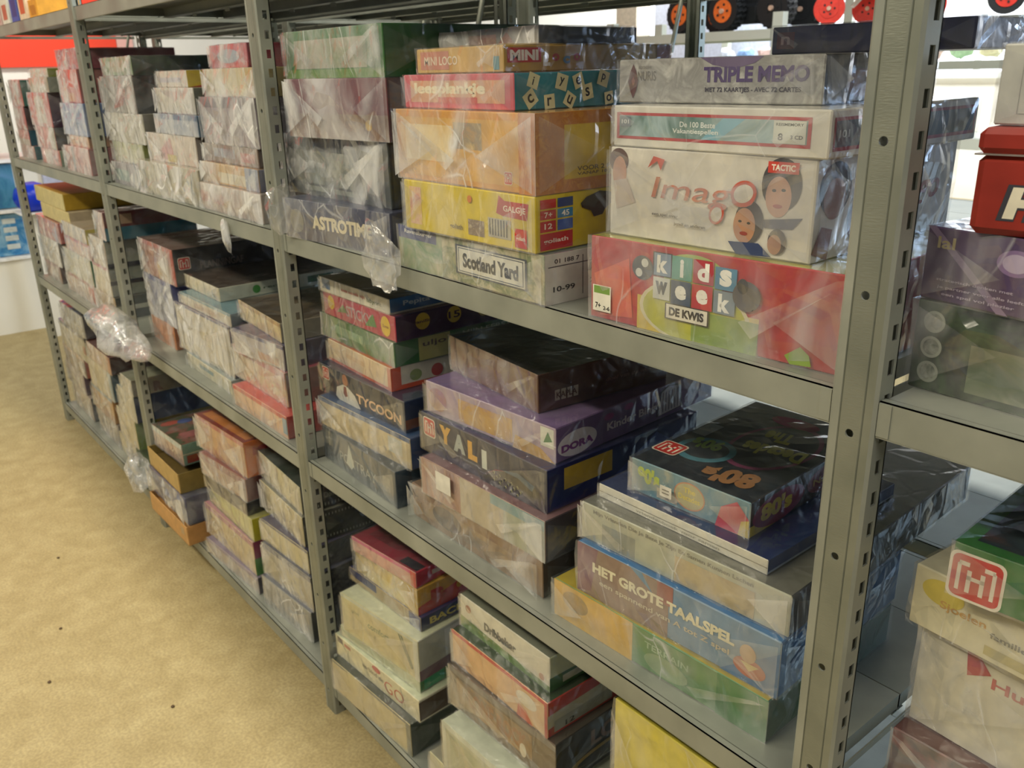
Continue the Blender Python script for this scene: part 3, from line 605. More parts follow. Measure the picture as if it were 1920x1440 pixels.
b('C1', 'big red quiz box with coloured letter tiles', '#b52f2b', '#93241f', '#a8a030', .22, .007,
  [('r', .22, 0, .70, .4, '#d2b63a'), ('e', .45, .3, .22, .36, '#d8cfa8'), ('e', .45, .3, .205, .33, '#b9b83c'), ('r', .45, 0, .7, .35, '#8aa048'), ('e', .45, .74, .13, .22, '#a9b850'), ('p', [(.02, .55), (.18, .8), (.2, .1), (.05, .05)], '#d4573c'),
   ('e', .24, .72, .045, .14, '#4c4f54'), ('c', .225, .66, .05, '#d6d6cc'), ('c', .25, .78, .05, '#d6d6cc'),
   ('r', .285, .66, .365, .93, '#2c2c30'), ('r', .29, .67, .36, .92, '#7d93a8'), title('k', '#f0eee2', .325, .8, .2, .045, bold=.05), ('r', .365, .66, .445, .92, '#5fa08c'), title('i', '#f0eee2', .405, .79, .2, .015, bold=.05), ('r', .45, .66, .53, .92, '#b04048'), title('d', '#f0eee2', .49, .79, .2, .045, bold=.05), ('r', .535, .64, .615, .88, '#4c86a4'), title('s', '#f0eee2', .575, .77, .18, .045, bold=.05),
   ('r', .29, .40, .36, .65, '#cfd0c4'), title('w', '#3a4450', .325, .53, .15, .05, bold=.05), ('r', .365, .38, .445, .65, '#46566c'), title('e', '#f0eee2', .405, .52, .16, .045, bold=.05), ('r', .45, .38, .53, .65, '#c23a3c'), title('e', '#f0eee2', .49, .52, .16, .045, bold=.05), ('r', .535, .38, .615, .63, '#7f8c94'), title('k', '#f0eee2', .575, .5, .2, .045, bold=.05),
   ('r', .345, .2, .52, .38, '#3a3430'), ('r', .35, .21, .515, .37, '#e6e0cc'), title('DE KWIS', '#3c3630', .432, .29, .1, .14, bold=.05),
   ('e', .655, .62, .05, .16, '#5a5450'), ('e', .64, .72, .02, .08, '#3a3634'), ('r', .02, .1, .105, .42, '#e8e4d0'), ('r', .025, .32, .1, .41, '#7a9c4c'), title('7+', '#2c2c2c', .045, .17, .07, .025), title('2-6', '#2c2c2c', .085, .15, .05, .03), ('p', [(.8, .1), (.85, .22), (.88, .15), (.89, .04), (.82, .02)], '#8aa04c')], name='board_game_box')
b('C2', 'white box printed with smiling faces', '#dcd6c6', '#d2cfc6', '#d2cdbf', .15, .007,
  [('e', .05, .85, .055, .14, '#5a3a2c'), ('e', .055, .72, .04, .18, '#c49070'), ('p', [(.02, .62), (.1, .66), (.15, .4), (.04, .3)], '#c8b8a8'), ('e', .86, .74, .085, .26, '#2b2422'), ('e', .85, .62, .055, .2, '#c99a7c'), ('e', .83, .68, .009, .015, '#1d1714'), ('e', .87, .69, .009, .015, '#1d1714'), ('e', .85, .53, .02, .02, '#a84a44'), ('p', [(.78, .38), (.96, .44), (.92, .32), (.8, .3)], '#3c3d54'),
   ('e', .73, .34, .065, .22, '#33261f'), ('e', .71, .3, .05, .18, '#b98a6a'), ('e', .69, .34, .008, .013, '#1d1714'), ('e', .73, .33, .008, .013, '#1d1714'), ('e', .71, .22, .018, .02, '#9a4a40'), ('p', [(.64, .12), (.78, .14), (.84, .02), (.68, .0)], '#3a4668'), ('e', .86, .18, .04, .13, '#3a2a20'), ('e', .85, .15, .03, .1, '#b08060'),
   ('r', .80, .85, .93, .96, '#c8483c'), title('TACTIC', '#f0e6d4', .865, .905, .06, .1, bold=.04),
   title('Imago', '#c07a60', .5, .56, .3, .5, shear=.3, bold=.0), ('e', .7, .62, .06, .13, '#c8604c', 20), ('e', .7, .62, .045, .09, '#dcd6c6', 20), ('e', .58, .38, .035, .11, '#c8604c', -30), ('e', .58, .38, .025, .08, '#dcd6c6', -30), ('p', [(.22, .8), (.25, .93), (.31, .9), (.29, .78), (.27, .88)], '#c8604c'),
   title('een spel over', '#6a6458', .32, .3, .045, .14), title('jezelf en anderen', '#6a6458', .45, .22, .045, .16)],
  [('e', .12, .7, .1, .26, '#2b2422'), ('e', .12, .6, .07, .2, '#8a5c48'), ('e', .32, .4, .11, .3, '#3a261e'), ('e', .3, .32, .08, .24, '#6a4232'), ('p', [(.0, .1), (.05, .35), (.12, .3), (.1, .0)], '#7a4c3a'), title('Imago', '#8a2c34', .68, .5, .4, .4, shear=.3), ('r', .42, .8, .6, .95, '#2f3e70')])
b('C3', 'white box with red-framed beach photo', '#dedacb', '#d8d4c6', '#dedacb', .16, .004,
  [('r', .02, .2, .93, .84, '#b8383a'), ('r', .035, .27, .915, .77, A('#7c9a94', '#4d7468', '#a9c0c0', '#5f8f98', s=10)), ('p', [(.46, .27), (.56, .77), (.66, .77), (.54, .27)], '#7fb4c4'), title('De 100 Beste', '#e6ebe4', .44, .6, .13, .17), title('Vakantiespellen', '#e6ebe4', .43, .43, .14, .22), ('r', .78, .28, .91, .76, '#d4d6c8'), title('REISMEMORY', '#5a5c54', .845, .68, .06, .11), title('8', '#44464a', .81, .42, .15, .02), title('3 CD', '#44464a', .875, .42, .08, .05), ('r', .04, .5, .1, .74, '#5c6e78'), title('101', '#e6ebe4', .07, .62, .1, .04)],
  [('r', .02, .15, .98, .84, '#9c3034'), ('r', .03, .23, .97, .77, A('#2f4a44', '#1f302e', '#46606a', s=14)), title('101', '#c8d0cc', .08, .5, .16, .06)])
b('C4', 'grey marbled box with purple title', A('#b4b2aa', '#8f8d86', '#cfcdc4', s=30), A('#4e4a40', '#3a3830', '#746c5c', '#2c2a26', s=18), '#8f8a80', .12, .003,
  [('p', [(.44, 1), (.74, 1), (.7, .86), (.6, .74), (.5, .84)], '#6a5878'), title('TRIPLE MEMO', '#4a3468', .70, .63, .34, .48, bold=.04), title('MET 72 KAARTJES - AVEC 72 CARTES', '#3a3440', .69, .29, .13, .44, bold=.03), title('NURIS', '#5a5650', .16, .62, .22, .1, bold=-.005), title('EDITIONS', '#7a766e', .15, .82, .06, .07), ('p', [(.055, .5), (.07, .74), (.085, .9), (.1, .74), (.112, .5), (.1, .26), (.085, .1), (.07, .26)], '#5a2c2a'), ('p', [(.075, .5), (.085, .62), (.096, .5), (.085, .38)], '#8c5a50')],
  [('e', .3, .4, .12, .3, A('#6e6a58', '#7c5048', '#3c3a30', s=20)), ('e', .7, .3, .16, .25, A('#8a4a3c', '#5a5448', '#2c2a26', s=20))])
b('C5', 'flat navy box at very top, red emblem', A('#1f2244', '#2c3060', '#15172c', s=30), A('#8a8ca0', '#c4c6d4', '#5a5c74', s=60), '#34385a', .2, .004, [('r', .03, .2, .13, .8, '#6a3040'), title('n', '#c8a8a8', .08, .5, .3, .05)], [('r', .85, .5, .95, .8, '#b06058')])  # pale side colours paint in the white reflection on the navy box
# upper shelf right of nearest post
b('D1', 'dark green jungle game box', A('#1f2f1c', '#3c5430', '#141c12', '#53683c', s=16), '#1d281a', '#26331f', .22, .008, [('c', .1, .78, .12, '#b8bca8'), ('c', .1, .78, .09, A('#4a5440', '#c4c6b4', s=90)), ('c', .1, .5, .12, '#b8bca8'), ('c', .1, .5, .09, A('#4a5440', '#c4c6b4', s=90)), ('c', .1, .22, .12, '#a8ac98'), ('c', .1, .22, .09, A('#4a5440', '#c4c6b4', s=90)), ('r', .3, .1, 1, .62, A('#8a8468', '#5c6a48', '#a8a48c', s=12)), title('GUE', '#c8c8b8', .84, .36, .4, .3)])
b('D2', 'purple game box with pale diagonal bands', '#4a2c5c', '#33203f', '#3a2448', .18, .005, [('p', [(0, 1), (.05, 1), (.5, 0), (.44, 0)], '#8a7494'), ('e', .5, .68, .1, .17, '#8a6c98'), ('e', .5, .68, .07, .12, '#b8a8c0'), ('p', [(.62, .7), (.8, .85), (.88, .6), (.72, .5)], '#3a4030'), title('lal', '#b0a070', .12, .8, .16, .1), title('strategisch denken met', '#b8a8c0', .3, .3, .05, .42), title('je partner voor alle leeftijden', '#b8a8c0', .38, .2, .05, .56), title('een spel vol plezier', '#b8a8c0', .33, .11, .05, .4)])
b('D3', 'red metal tin with raised white letters', '#922c20', '#7c241b', '#962e22', .1, .003, [('t', 'HINTS', .80, .42, .46, '#3c3c44', {'w': 1.14, 'shear': .2, 'bold': .12}), ('t', 'HINTS', .80, .42, .4, '#e4dcc4', {'w': 1.06, 'shear': .2, 'bold': .06})], name='metal_tin', cat='tin', wrap=False)
b('D4', 'white card box with thin dark corner marks', '#d4d3c6', '#c6c5b8', '#d4d3c6', .12, .003, [('r', .22, .14, .95, .145, '#8a8a80'), ('r', .22, .14, .226, .8, '#8a8a80'), ('p', [(.3, .78), (.5, .78), (.32, .6)], '#44464a')], name='card_box', cat='box')
# middle shelf right of second post
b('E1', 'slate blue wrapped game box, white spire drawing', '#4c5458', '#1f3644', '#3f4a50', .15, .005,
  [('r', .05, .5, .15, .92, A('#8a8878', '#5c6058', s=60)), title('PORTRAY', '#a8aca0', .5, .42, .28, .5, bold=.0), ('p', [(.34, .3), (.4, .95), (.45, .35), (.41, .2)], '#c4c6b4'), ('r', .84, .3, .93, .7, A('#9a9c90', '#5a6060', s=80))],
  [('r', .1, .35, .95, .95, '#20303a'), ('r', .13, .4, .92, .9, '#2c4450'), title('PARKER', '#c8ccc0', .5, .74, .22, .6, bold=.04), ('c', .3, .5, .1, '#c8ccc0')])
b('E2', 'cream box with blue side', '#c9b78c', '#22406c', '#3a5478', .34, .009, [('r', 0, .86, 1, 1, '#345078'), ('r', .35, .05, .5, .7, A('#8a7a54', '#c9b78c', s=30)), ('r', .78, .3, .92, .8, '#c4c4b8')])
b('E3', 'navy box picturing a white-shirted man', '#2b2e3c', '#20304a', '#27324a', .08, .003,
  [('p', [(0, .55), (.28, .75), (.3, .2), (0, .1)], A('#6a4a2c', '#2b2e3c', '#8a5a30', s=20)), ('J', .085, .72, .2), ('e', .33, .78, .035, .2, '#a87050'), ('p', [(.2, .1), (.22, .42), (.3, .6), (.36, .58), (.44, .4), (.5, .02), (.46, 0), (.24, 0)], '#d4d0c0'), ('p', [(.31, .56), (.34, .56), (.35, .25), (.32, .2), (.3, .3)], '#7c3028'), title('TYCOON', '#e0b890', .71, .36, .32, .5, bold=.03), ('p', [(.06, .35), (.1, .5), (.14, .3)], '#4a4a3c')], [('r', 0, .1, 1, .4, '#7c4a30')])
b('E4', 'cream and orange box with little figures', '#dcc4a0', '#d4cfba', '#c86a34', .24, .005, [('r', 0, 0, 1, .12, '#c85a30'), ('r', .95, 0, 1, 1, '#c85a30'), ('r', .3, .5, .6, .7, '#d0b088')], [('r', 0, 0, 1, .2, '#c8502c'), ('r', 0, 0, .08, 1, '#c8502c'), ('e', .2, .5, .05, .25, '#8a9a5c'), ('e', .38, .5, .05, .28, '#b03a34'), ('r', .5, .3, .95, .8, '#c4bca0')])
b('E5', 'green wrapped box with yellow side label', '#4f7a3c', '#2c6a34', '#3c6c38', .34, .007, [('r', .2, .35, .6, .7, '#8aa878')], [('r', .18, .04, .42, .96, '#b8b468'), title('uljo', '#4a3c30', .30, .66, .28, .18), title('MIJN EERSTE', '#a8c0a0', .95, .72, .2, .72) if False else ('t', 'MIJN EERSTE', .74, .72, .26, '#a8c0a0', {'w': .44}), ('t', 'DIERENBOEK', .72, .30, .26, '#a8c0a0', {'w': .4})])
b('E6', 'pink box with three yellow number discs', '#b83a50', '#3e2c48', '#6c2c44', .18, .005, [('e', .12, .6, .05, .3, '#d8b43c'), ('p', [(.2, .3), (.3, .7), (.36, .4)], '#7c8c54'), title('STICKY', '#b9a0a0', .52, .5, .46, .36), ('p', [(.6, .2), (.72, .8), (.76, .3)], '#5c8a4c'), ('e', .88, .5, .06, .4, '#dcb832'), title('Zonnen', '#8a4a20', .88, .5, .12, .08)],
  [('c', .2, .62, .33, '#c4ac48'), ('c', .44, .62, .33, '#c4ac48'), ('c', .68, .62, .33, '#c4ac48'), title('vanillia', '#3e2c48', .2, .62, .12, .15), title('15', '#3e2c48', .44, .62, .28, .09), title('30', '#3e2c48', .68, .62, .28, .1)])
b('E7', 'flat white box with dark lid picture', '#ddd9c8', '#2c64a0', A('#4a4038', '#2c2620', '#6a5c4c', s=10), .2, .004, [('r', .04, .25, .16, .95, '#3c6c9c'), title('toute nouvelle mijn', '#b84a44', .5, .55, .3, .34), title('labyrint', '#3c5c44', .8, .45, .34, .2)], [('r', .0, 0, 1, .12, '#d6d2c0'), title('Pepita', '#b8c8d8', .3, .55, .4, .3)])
b('F1', 'brown oval parcel in crumpled film', '#8a6a48', '#4c3c2a', '#7c6244', .34, .014, [('r', .1, .2, .8, .7, A('#6a5038', '#a08460', '#5a4430', s=9)), ('e', .3, .5, .12, .3, '#5c4a3c')])
b('F2', 'pink to green box with price sticker', '#b09078', '#3a2c28', '#7c5a58', .34, .006, [('r', 0, 0, .35, 1, '#a87c68'), ('r', .35, 0, .7, 1, '#b8a888'), ('r', .7, 0, 1, 1, '#a8aa90'), ('r', .6, .75, 1, 1, '#7c9c9c')], [title('glow', '#b8ac98', .45, .62, .16, .25), title('up', '#b8ac98', .3, .42, .16, .1)])
b('F3', 'navy box with silver and gold letters', '#2a2c44', '#1d2250', '#232850', .08, .004,
  [('J', .075, .66, .22), title('Y', '#d8a850', .22, .66, .46, .1, bold=.09), title('A', '#aab0a8', .34, .62, .46, .1, bold=.09), title('L', '#dca84c', .45, .60, .46, .075, bold=.09), title('I', '#c8ccc0', .545, .54, .46, .04, bold=.09), title('TOREN EN TEGELS OM TE TEGENHOUDEN', '#8a90a0', .32, .29, .05, .35), ('p', [(.5, .0), (.62, .42), (.78, .58), (.96, .4), (1, 0)], '#1b1d2c'), ('p', [(.55, .2), (.63, .44), (.78, .6), (.63, .41)], '#8a4050'), ('p', [(.68, .5), (.8, .62), (.92, .5), (.9, .35), (.8, .5)], '#4a6478')]+
  [('c', .62+.045*i+.02*(j % 2), .36-.09*j-.02*i, .035, '#b4b088') for i in range(5) for j in range(3)]+[('c', .62+.045*i+.02*(j % 2), .36-.09*j-.02*i, .022, '#1b1d2c') for i in range(5) for j in range(3)],
  [('r', .1, .4, .4, .9, '#b89a34'), ('p', [(.4, .2), (.7, .9), (.9, .3)], '#2c3c7c'), ('r', .6, .1, .95, .4, '#6a4a34')])
b('F4', 'lilac children bingo box', '#b09aa8', '#6c5480', '#7c6690', .26, .007,
  [('e', .1, .5, .08, .36, A('#b88a60', '#a07aa0', s=20)), ('r', .28, .1, .7, .8, A('#b8a08c', '#c49a54', '#a890a8', s=12)), ('p', [(.7, 0), (.72, .4), (.9, .3), (1, 0)], '#c09440'), ('r', .9, .4, .99, .95, '#d8d8c8'), ('p', [(.92, .5), (.95, .85), (.98, .6)], '#4a7c54')],
  [('e', .12, .4, .11, .36, '#d4ccd0'), title('DORA', '#7a3a80', .12, .34, .22, .18, bold=.06), title('Kinder Bingo', '#d8ccd4', .46, .42, .3, .34, bold=.03), ('p', [(.6, .1), (.62, .85), (.68, .98), (.76, .9), (.78, .15)], '#3c3044'), ('p', [(.615, .12), (.635, .82), (.68, .93), (.745, .86), (.765, .17)], '#c8c0c8'), ('e', .3, .75, .03, .1, '#8a3a7c'), ('e', .42, .82, .03, .1, '#8a3a7c')]+[('r', .64+.02*i, .2, .646+.02*i, .8, '#6c6078') for i in range(6)])
b('F5', 'leather-brown box with glossy black top', '#74503a', '#4e2c1c', ('gloss', '#15161a'), .3, .006, [('r', .0, .92, 1, 1, '#6a3c24')],
  [('r', .12, .22, .155, .5, '#c0b49c'), ('r', .165, .22, .2, .5, '#c0b49c'), ('r', .21, .22, .245, .5, '#c0b49c'), ('r', .255, .22, .29, .5, '#c0b49c'), title('KAPLA', '#5a3422', .205, .36, .16, .15), title('doel van de wijn', '#7a5440', .68, .42, .14, .36, shear=.2)], [('c', .4, .6, .035, '#46474c')])
b('G1', 'half yellow, half green box', '#5e8a50', '#2a5436', '#b09c34', .26, .008, [('r', 0, 0, .42, 1, '#d4aa44'), ('r', .8, 0, 1, 1, '#3c7a3a'), ('e', .12, .62, .07, .26, A('#b8903c', '#8a7434', s=50)), title('TERRAIN', '#9cb890', .58, .66, .16, .2), ('e', .58, .32, .1, .25, '#8aa070')])
b('G2', 'brown and blue language game box', '#6f8fa8', '#1f5c94', '#2c6ca0', .14, .008,
  [('r', 0, 0, .5, 1, '#8a6f60'), ('p', [(0, 1), (.12, 1), (.08, .1), (0, 0)], '#7c5060'), ('r', .44, .62, .52, 1, '#9a5c54'), ('p', [(.3, 1), (.42, .7), (.36, 1)], '#4c84a4'), ('p', [(.75, 0), (1, 0), (1, .8)], '#2f6ea0'), title('HET GROTE TAALSPEL', '#e4dcb8', .45, .62, .2, .72, bold=.05), title('een spannend van A tot Z spel', '#c8bca0', .46, .36, .13, .66), ('e', .88, .28, .07, .17, '#b85a3c'), ('e', .87, .52, .035, .16, '#c8a074'), ('p', [(.84, .36), (.92, .36), (.88, .22)], '#d8c078')])
b('G3', 'grey photo-covered box lettered with a poem', '#b4b49a', '#2e3236', '#6c6c60', .24, .009,
  [('r', .12, .05, .3, .62, '#8e9284'), ('r', .3, .05, .5, .66, '#b0b298'), ('r', .5, .05, .86, .7, A('#a8946c', '#c0ae84', '#8a7c5c', s=12)), title('Mijn Vrienden Die Je Bent Je Zijn En Samen Kunnen Lachen', '#7c7a6a', .46, .84, .13, .78)],
  [('r', .05, .1, .95, .8, A('#3a3e42', '#26292c', '#54585a', s=10)), title('LAS ABEJAS', '#5a5648', .45, .3, .3, .6)])
b('G4', 'thin white-spined blue book box', '#dcd8c4', '#1f3c74', '#1c2f5c', .12, .003, [('r', .0, .44, 1, .5, '#8a8674'), title('vriendenboek voor samen', '#b0ac98', .5, .26, .2, .5)], [('r', 0, .05, 1, .2, '#8a9cb4')], [('e', .25, .2, .06, .05, '#b8a83c'), ('e', .5, .12, .06, .04, '#4c8a5c'), ('e', .1, .3, .03, .05, '#b8a83c')], name='hardcover_book', cat='book')
b('G5', 'colourful music quiz box with swirling lid', A('#7ca0a8', '#5c8a98', '#a8a890', s=14), '#3c3430', A('#26303c', '#1d2430', '#3a4854', s=12), .2, .008,
  [title("90's", '#b8c84c', .16, .6, .5, .2, bold=.06), ('r', .24, .1, .42, .4, '#b8b4a4'), ('e', .52, .5, .13, .4, '#c8885c'), ('e', .52, .5, .12, .36, '#b8b080'), title('The', '#e0cc50', .52, .66, .16, .1), title('Decades', '#e0cc50', .52, .44, .16, .18), ('p', [(.74, 0), (.78, .6), (.9, .9), (1, .5), (1, 0)], '#c43450'), ('p', [(.92, 0), (.94, .4), (1, .5), (1, 0)], '#d8c03c')],
  [('r', 0, 0, .2, .3, '#c4b43c'), ('e', .22, .45, .2, .45, '#8a3454'), title("80's", '#d8c850', .2, .5, .5, .24, bold=.05), ('e', .62, .5, .18, .4, '#7c3c44'), title('Names', '#c8b478', .62, .5, .2, .26)],
  [('e', .62, .55, .3, .3, '#8a3464'), ('e', .62, .55, .27, .27, '#2a2c34'), title('The', '#c0c04c', .55, .66, .13, .22, rot=190, bold=.05), title('Decades', '#c0c04c', .66, .5, .13, .46, rot=190, bold=.05), ('e', .3, .3, .22, .14, '#4c8a9c', 20), ('e', .3, .3, .17, .1, '#26303c', 20), title("90's", '#8ab04c', .25, .36, .12, .24, rot=190, bold=.05), title("80's", '#a8784c', .68, .14, .16, .4, rot=190, bold=.06), ('e', .5, .86, .2, .06, '#9c3450'), ('J', .1, .2, .06), ('r', .03, .42, .15, .58, '#8c98a0')])
b('H1', 'dark red box under the white ones', A('#6a2c28', '#3c2420', '#9a4034', s=12), '#4a2420', '#5a302a', .25, .007)
b('H2', 'large plain white wrapped box', '#dad4bc', '#c9c4ae', '#d8d2ba', .2, .010, [('p', [(.3, .92), (.36, .95), (.46, .8), (.32, .7)], '#b8484c'), ('r', .84, .35, 1.0, .6, '#c89080'), title('Huis', '#c06a64', .62, .74, .1, .3)])
b('H3', 'cream box with faint yellow orange print', '#dcd4b0', '#c9c2a4', '#dcd6ba', .2, .009, [('e', .2, .7, .14, .2, '#d8c458'), title('Sjoelen', '#c89a50', .34, .52, .16, .3), title('familiespel', '#7c7660', .7, .42, .12, .36), ('r', .5, .1, .9, .25, A('#c8b870', '#a8a488', s=30))])
b('H4', 'green box with large cream-edged red badge', '#2c7030', '#1f3c2c', A('#26404c', '#1d2c38', '#6a3828', s=10), .14, .004, [('J', .18, .42, .40), title('HOTEL', '#c8503c', .8, .5, .32, .5, bold=.04)], (), [('r', 0, 0, 1, .05, '#2c7030'), ('r', 0, 0, .05, 1, '#2c7030'), title('HOTEL', '#b8502c', .7, .5, .2, .6)])
b('I1', 'cream picture box with clear framed edge', '#ccbd8c', '#1b2c1c', '#3c4238', .14, .004, [('r', .0, .93, 1, 1, '#7c7c70'), ('e', .3, .5, .3, .5, A('#c4b484', '#d0c294', s=6)), ('r', .95, 0, 1, 1, '#8c8a74')])
b('I2', 'white word game box with red loops', '#dcd4ac', '#c8c4a8', '#c8ccac', .12, .004, [('r', .03, .7, .1, .95, '#8a7c70'), ('r', .12, .7, .2, .85, '#c07a68'), title('verbind de', '#8a846c', .47, .56, .2, .26), ('e', .52, .84, .05, .13, '#b8302c'), title('GO', '#c05440', .72, .46, .5, .22, bold=-.01)], [('r', .0, .1, .3, .9, '#46301c'), ('r', .34, .1, .62, .9, '#b8b09c'), ('J', .48, .55, .36), ('r', .68, .2, .9, .8, '#4c3c2c')])
b('I2b', 'thin pale green box with green side', '#c4c8a4', '#2f6c34', '#b8c09c', .1, .003, [('r', .1, .3, .7, .8, '#a8b090')], [('r', .04, .05, .22, .95, '#1f8a5c'), title('nis', '#a8b890', .55, .55, .4, .25)])
b('I3', 'white wildlife box with panda emblem', '#cdc492', '#b0b09c', '#c6c8a8', .2, .005, [('r', .0, .92, 1, 1, '#c8ccb4'), ('r', .94, 0, 1, 1, '#d4d4bc'), ('r', .1, .1, .88, .85, '#cdbf8c'), title('comfort', '#8c9474', .5, .6, .16, .28), ('p', [(.76, .9), (.78, .9), (.92, .2), (.9, .2)], '#5c6c50'), ('p', [(.79, .9), (.81, .9), (.93, .25), (.92, .2)], '#5c6c50'), title('plus', '#a8a47c', .2, .7, .12, .1)], [('r', .0, .0, 1, .25, '#6c4c54'), ('r', .24, .28, .56, .92, '#c8c8bc'), ('e', .4, .66, .09, .14, '#1d1d1d'), ('e', .36, .76, .04, .08, '#1d1d1d'), ('e', .4, .68, .05, .07, '#c8c8bc'), title('WWF', '#1d1d1d', .4, .42, .1, .14, bold=.05), ('e', .82, .7, .15, .4, '#2c3026'), ('e', .82, .7, .12, .34, '#8c9078')])
b('I4', 'blue backgammon box with yellow title', '#a8946c', '#1f2650', '#2c3668', .16, .003, [('r', 0, .4, .4, 1, '#2c3668'), ('r', .85, 0, 1, 1, '#26306c')], [('t', 'BACKGAMMON', .5, .5, .5, '#c8b858', {'w': .85, 'bold': .03})])
b('I5', 'yellow box with red letter B', '#ccb464', '#c49a34', '#c8a83c', .36, .009, [('r', .1, .1, .8, .5, '#d4c484'), ('r', .85, 0, 1, 1, '#c8a43c')], [('p', [(.0, .0), (0, .3), (.7, 1), (1, 1), (1, .55), (.3, 0)], '#b83428'), title('B', '#b83428', .17, .5, .5, .12, bold=.1), ('c', .36, .5, .14, '#c49a34'), title('BINGO', '#d8c48c', .66, .55, .3, .34)])
b('I6', 'bright pink box topmost under the beam', '#cf9c8c', '#b83048', '#8a3040', .14, .005, [('r', 0, .78, 1, 1, '#c8487c'), ('r', .92, 0, 1, 1, '#c83c3c')], [('e', .22, .6, .09, .3, '#c83c48'), ('r', .14, .4, .26, .7, '#c8b8b0')], [('r', .72, .02, .98, .1, '#2c2a34'), ('r', .1, .1, .6, .9, A('#7c2c3c', '#5c2430', '#94424c', s=14)), ('e', .7, .7, .1, .2, '#6a8a3c')])
b('J0', 'plain cream carton jutting out lowest', '#d2cba2', '#a8a488', '#9a9680', .16, .005)
b('J1', 'white framed box with pale green picture', '#c6c6a6', '#a8a894', '#c8ccb4', .14, .004, [('r', .0, .9, 1, 1, '#d8dac4'), ('r', .0, 0, .04, 1, '#d8dac4'), ('r', .08, .1, .95, .82, A('#c4c49c', '#b4b894', '#d4cca4', s=9)), ('p', [(.3, .1), (.5, .85), (.6, .1)], '#a8ae88')])
b('J1b', 'thin dark grey tray', '#7c7668', '#2c2822', '#4c463c', .1, .003)
b('J2', 'brown explorer game box with orange letters', '#6c5a44', '#1f1a14', '#4c4438', .18, .006, [('r', .0, .85, 1, 1, '#7a7268'), ('r', .08, .2, .8, .8, A('#a88048', '#7c6444', '#c09450', s=10)), title('LONE ROCK', '#9c6c3c', .48, .5, .4, .56, bold=.05), ('e', .72, .3, .03, .16, '#d8ccb0')], [title('LONE', '#6a4c34', .45, .6, .36, .4, bold=.04), ('e', .35, .2, .25, .14, '#8a7434'), ('e', .35, .16, .2, .1, '#1f1a14')])
b('J3', 'red box with white side stripe', '#d8ac78', '#a02c24', '#2a3a24', .16, .005, [('r', 0, .9, 1, 1, '#c43430'), ('p', [(.7, .0), (.72, .4), (.8, .3), (.86, 0)], '#c44a34'), ('r', .97, 0, 1, 1, '#b83430'), ('e', .8, .62, .1, .2, '#e0d8c4')], [('p', [(0, .25), (0, .62), (.9, .8), (1, .66)], '#a8a48c'), ('r', .04, .08, .42, .4, '#8c8c7c'), title('12', '#1d1d1d', .14, .18, .14, .06)])
b('J4', 'white football game box with green grass', '#ddd8c2', '#b8c0a4', '#7c8070', .12, .004, [('p', [(0, 0), (0, .35), (.3, .28), (1, .16), (1, 0)], '#6c8c44'), title('Dribbelaar', '#6a6a64', .47, .52, .26, .36, bold=.05), ('c', .1, .68, .12, '#b87c60'), ('c', .92, .3, .1, '#b87c60')], [('p', [(0, 0), (0, .4), (1, .3), (1, 0)], '#2c5c28'), ('c', .3, .7, .2, '#8a3830'), ('r', .1, .1, .26, .3, '#b8b8a8')], [('e', .3, .35, .1, .1, '#7a2c2c'), ('e', .75, .25, .14, .12, '#3c3c38'), ('e', .75, .25, .12, .1, '#7c8070')])
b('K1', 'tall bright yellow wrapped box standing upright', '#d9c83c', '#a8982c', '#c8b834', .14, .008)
# upper shelf between third and second posts
b('a1', 'grey lilac box', '#8f8a90', '#6c7068', '#8a8688', .36, .007, [('r', .1, .2, .6, .7, '#8aa09c')])
b('a2', 'pale green-white box', '#c4c4a4', '#7c8438', '#b4b890', .42, .008, [('r', 0, .7, 1, 1, '#b0b488')])
b('a3', 'white grey box', '#c2bfb0', '#6e6a5a', '#b8b5a4', .42, .010)
b('a4', 'black box, red emblem on side', '#8f8a84', '#171b16', '#2a2c28', .36, .008, [('p', [(.3, .1), (.6, .85), (.75, .6), (.6, .2)], '#b05048')], [('J', .18, .72, .2)])
b('a5', 'leafy green box with long green side', '#8aa070', '#26461f', '#1a2418', .36, .006, [('r', .25, .2, .75, .8, '#b0a888')], [('r', 0, 0, 1, 1, A('#26461f', '#1a3016', '#3a5a2c', s=12)), ('r', .55, .3, .9, .6, '#4a4a34')])
b('b1', 'loosely bagged cream parcel', '#b4ad94', '#8a866c', '#b0aa92', .55, .016, name='bagged_game_box')
b('b2', 'white box with pink yellow print', '#d4c8b8', '#6a5848', '#c8bca8', .42, .008, [('p', [(.1, .1), (.5, .9), (.55, .1)], '#c88c88'), ('r', .4, .05, .6, .3, '#c8b868')])
b('b3', 'thin blue-edged box', '#a8b0bc', '#3c6480', '#5c7898', .36, .006, [('r', 0, .75, 1, 1, '#5c7898'), ('p', [(0, .2), (.2, .5), (0, .8)], '#b87870')])
b('b4', 'square cream box', '#d0cabb', '#3c4430', '#c0bba8', .42, .008, [('p', [(.1, .9), (.5, .5), (.9, .9)], '#b8aca4')])
b('b5', 'flat white box with yellow and red side', '#dcd3c4', '#b03a24', '#c4bcae', .26, .005, [('r', .1, .3, .8, .6, '#c8c4cc')], [('r', .0, 0, .3, 1, '#c8b030'), title('W', '#3c3c2c', .16, .6, .4, .14, bold=.08), ('p', [(.0, 0), (.3, .4), (.6, 0)], '#b03a24'), ('r', .7, 0, 1, 1, '#4c7a3c')])
b('c1', 'loosely bagged pinkish parcel', '#b8a494', '#8a7c6c', '#b4a492', .55, .016, [('r', 0, .3, .4, .7, '#b88c80')], name='bagged_game_box')
b('c2', 'tan and white banded box', '#c9a468', '#6c7084', '#b08c54', .36, .008, [('r', .3, .1, .8, .6, '#d4cab0'), ('r', .78, 0, 1, 1, '#9098ac')])
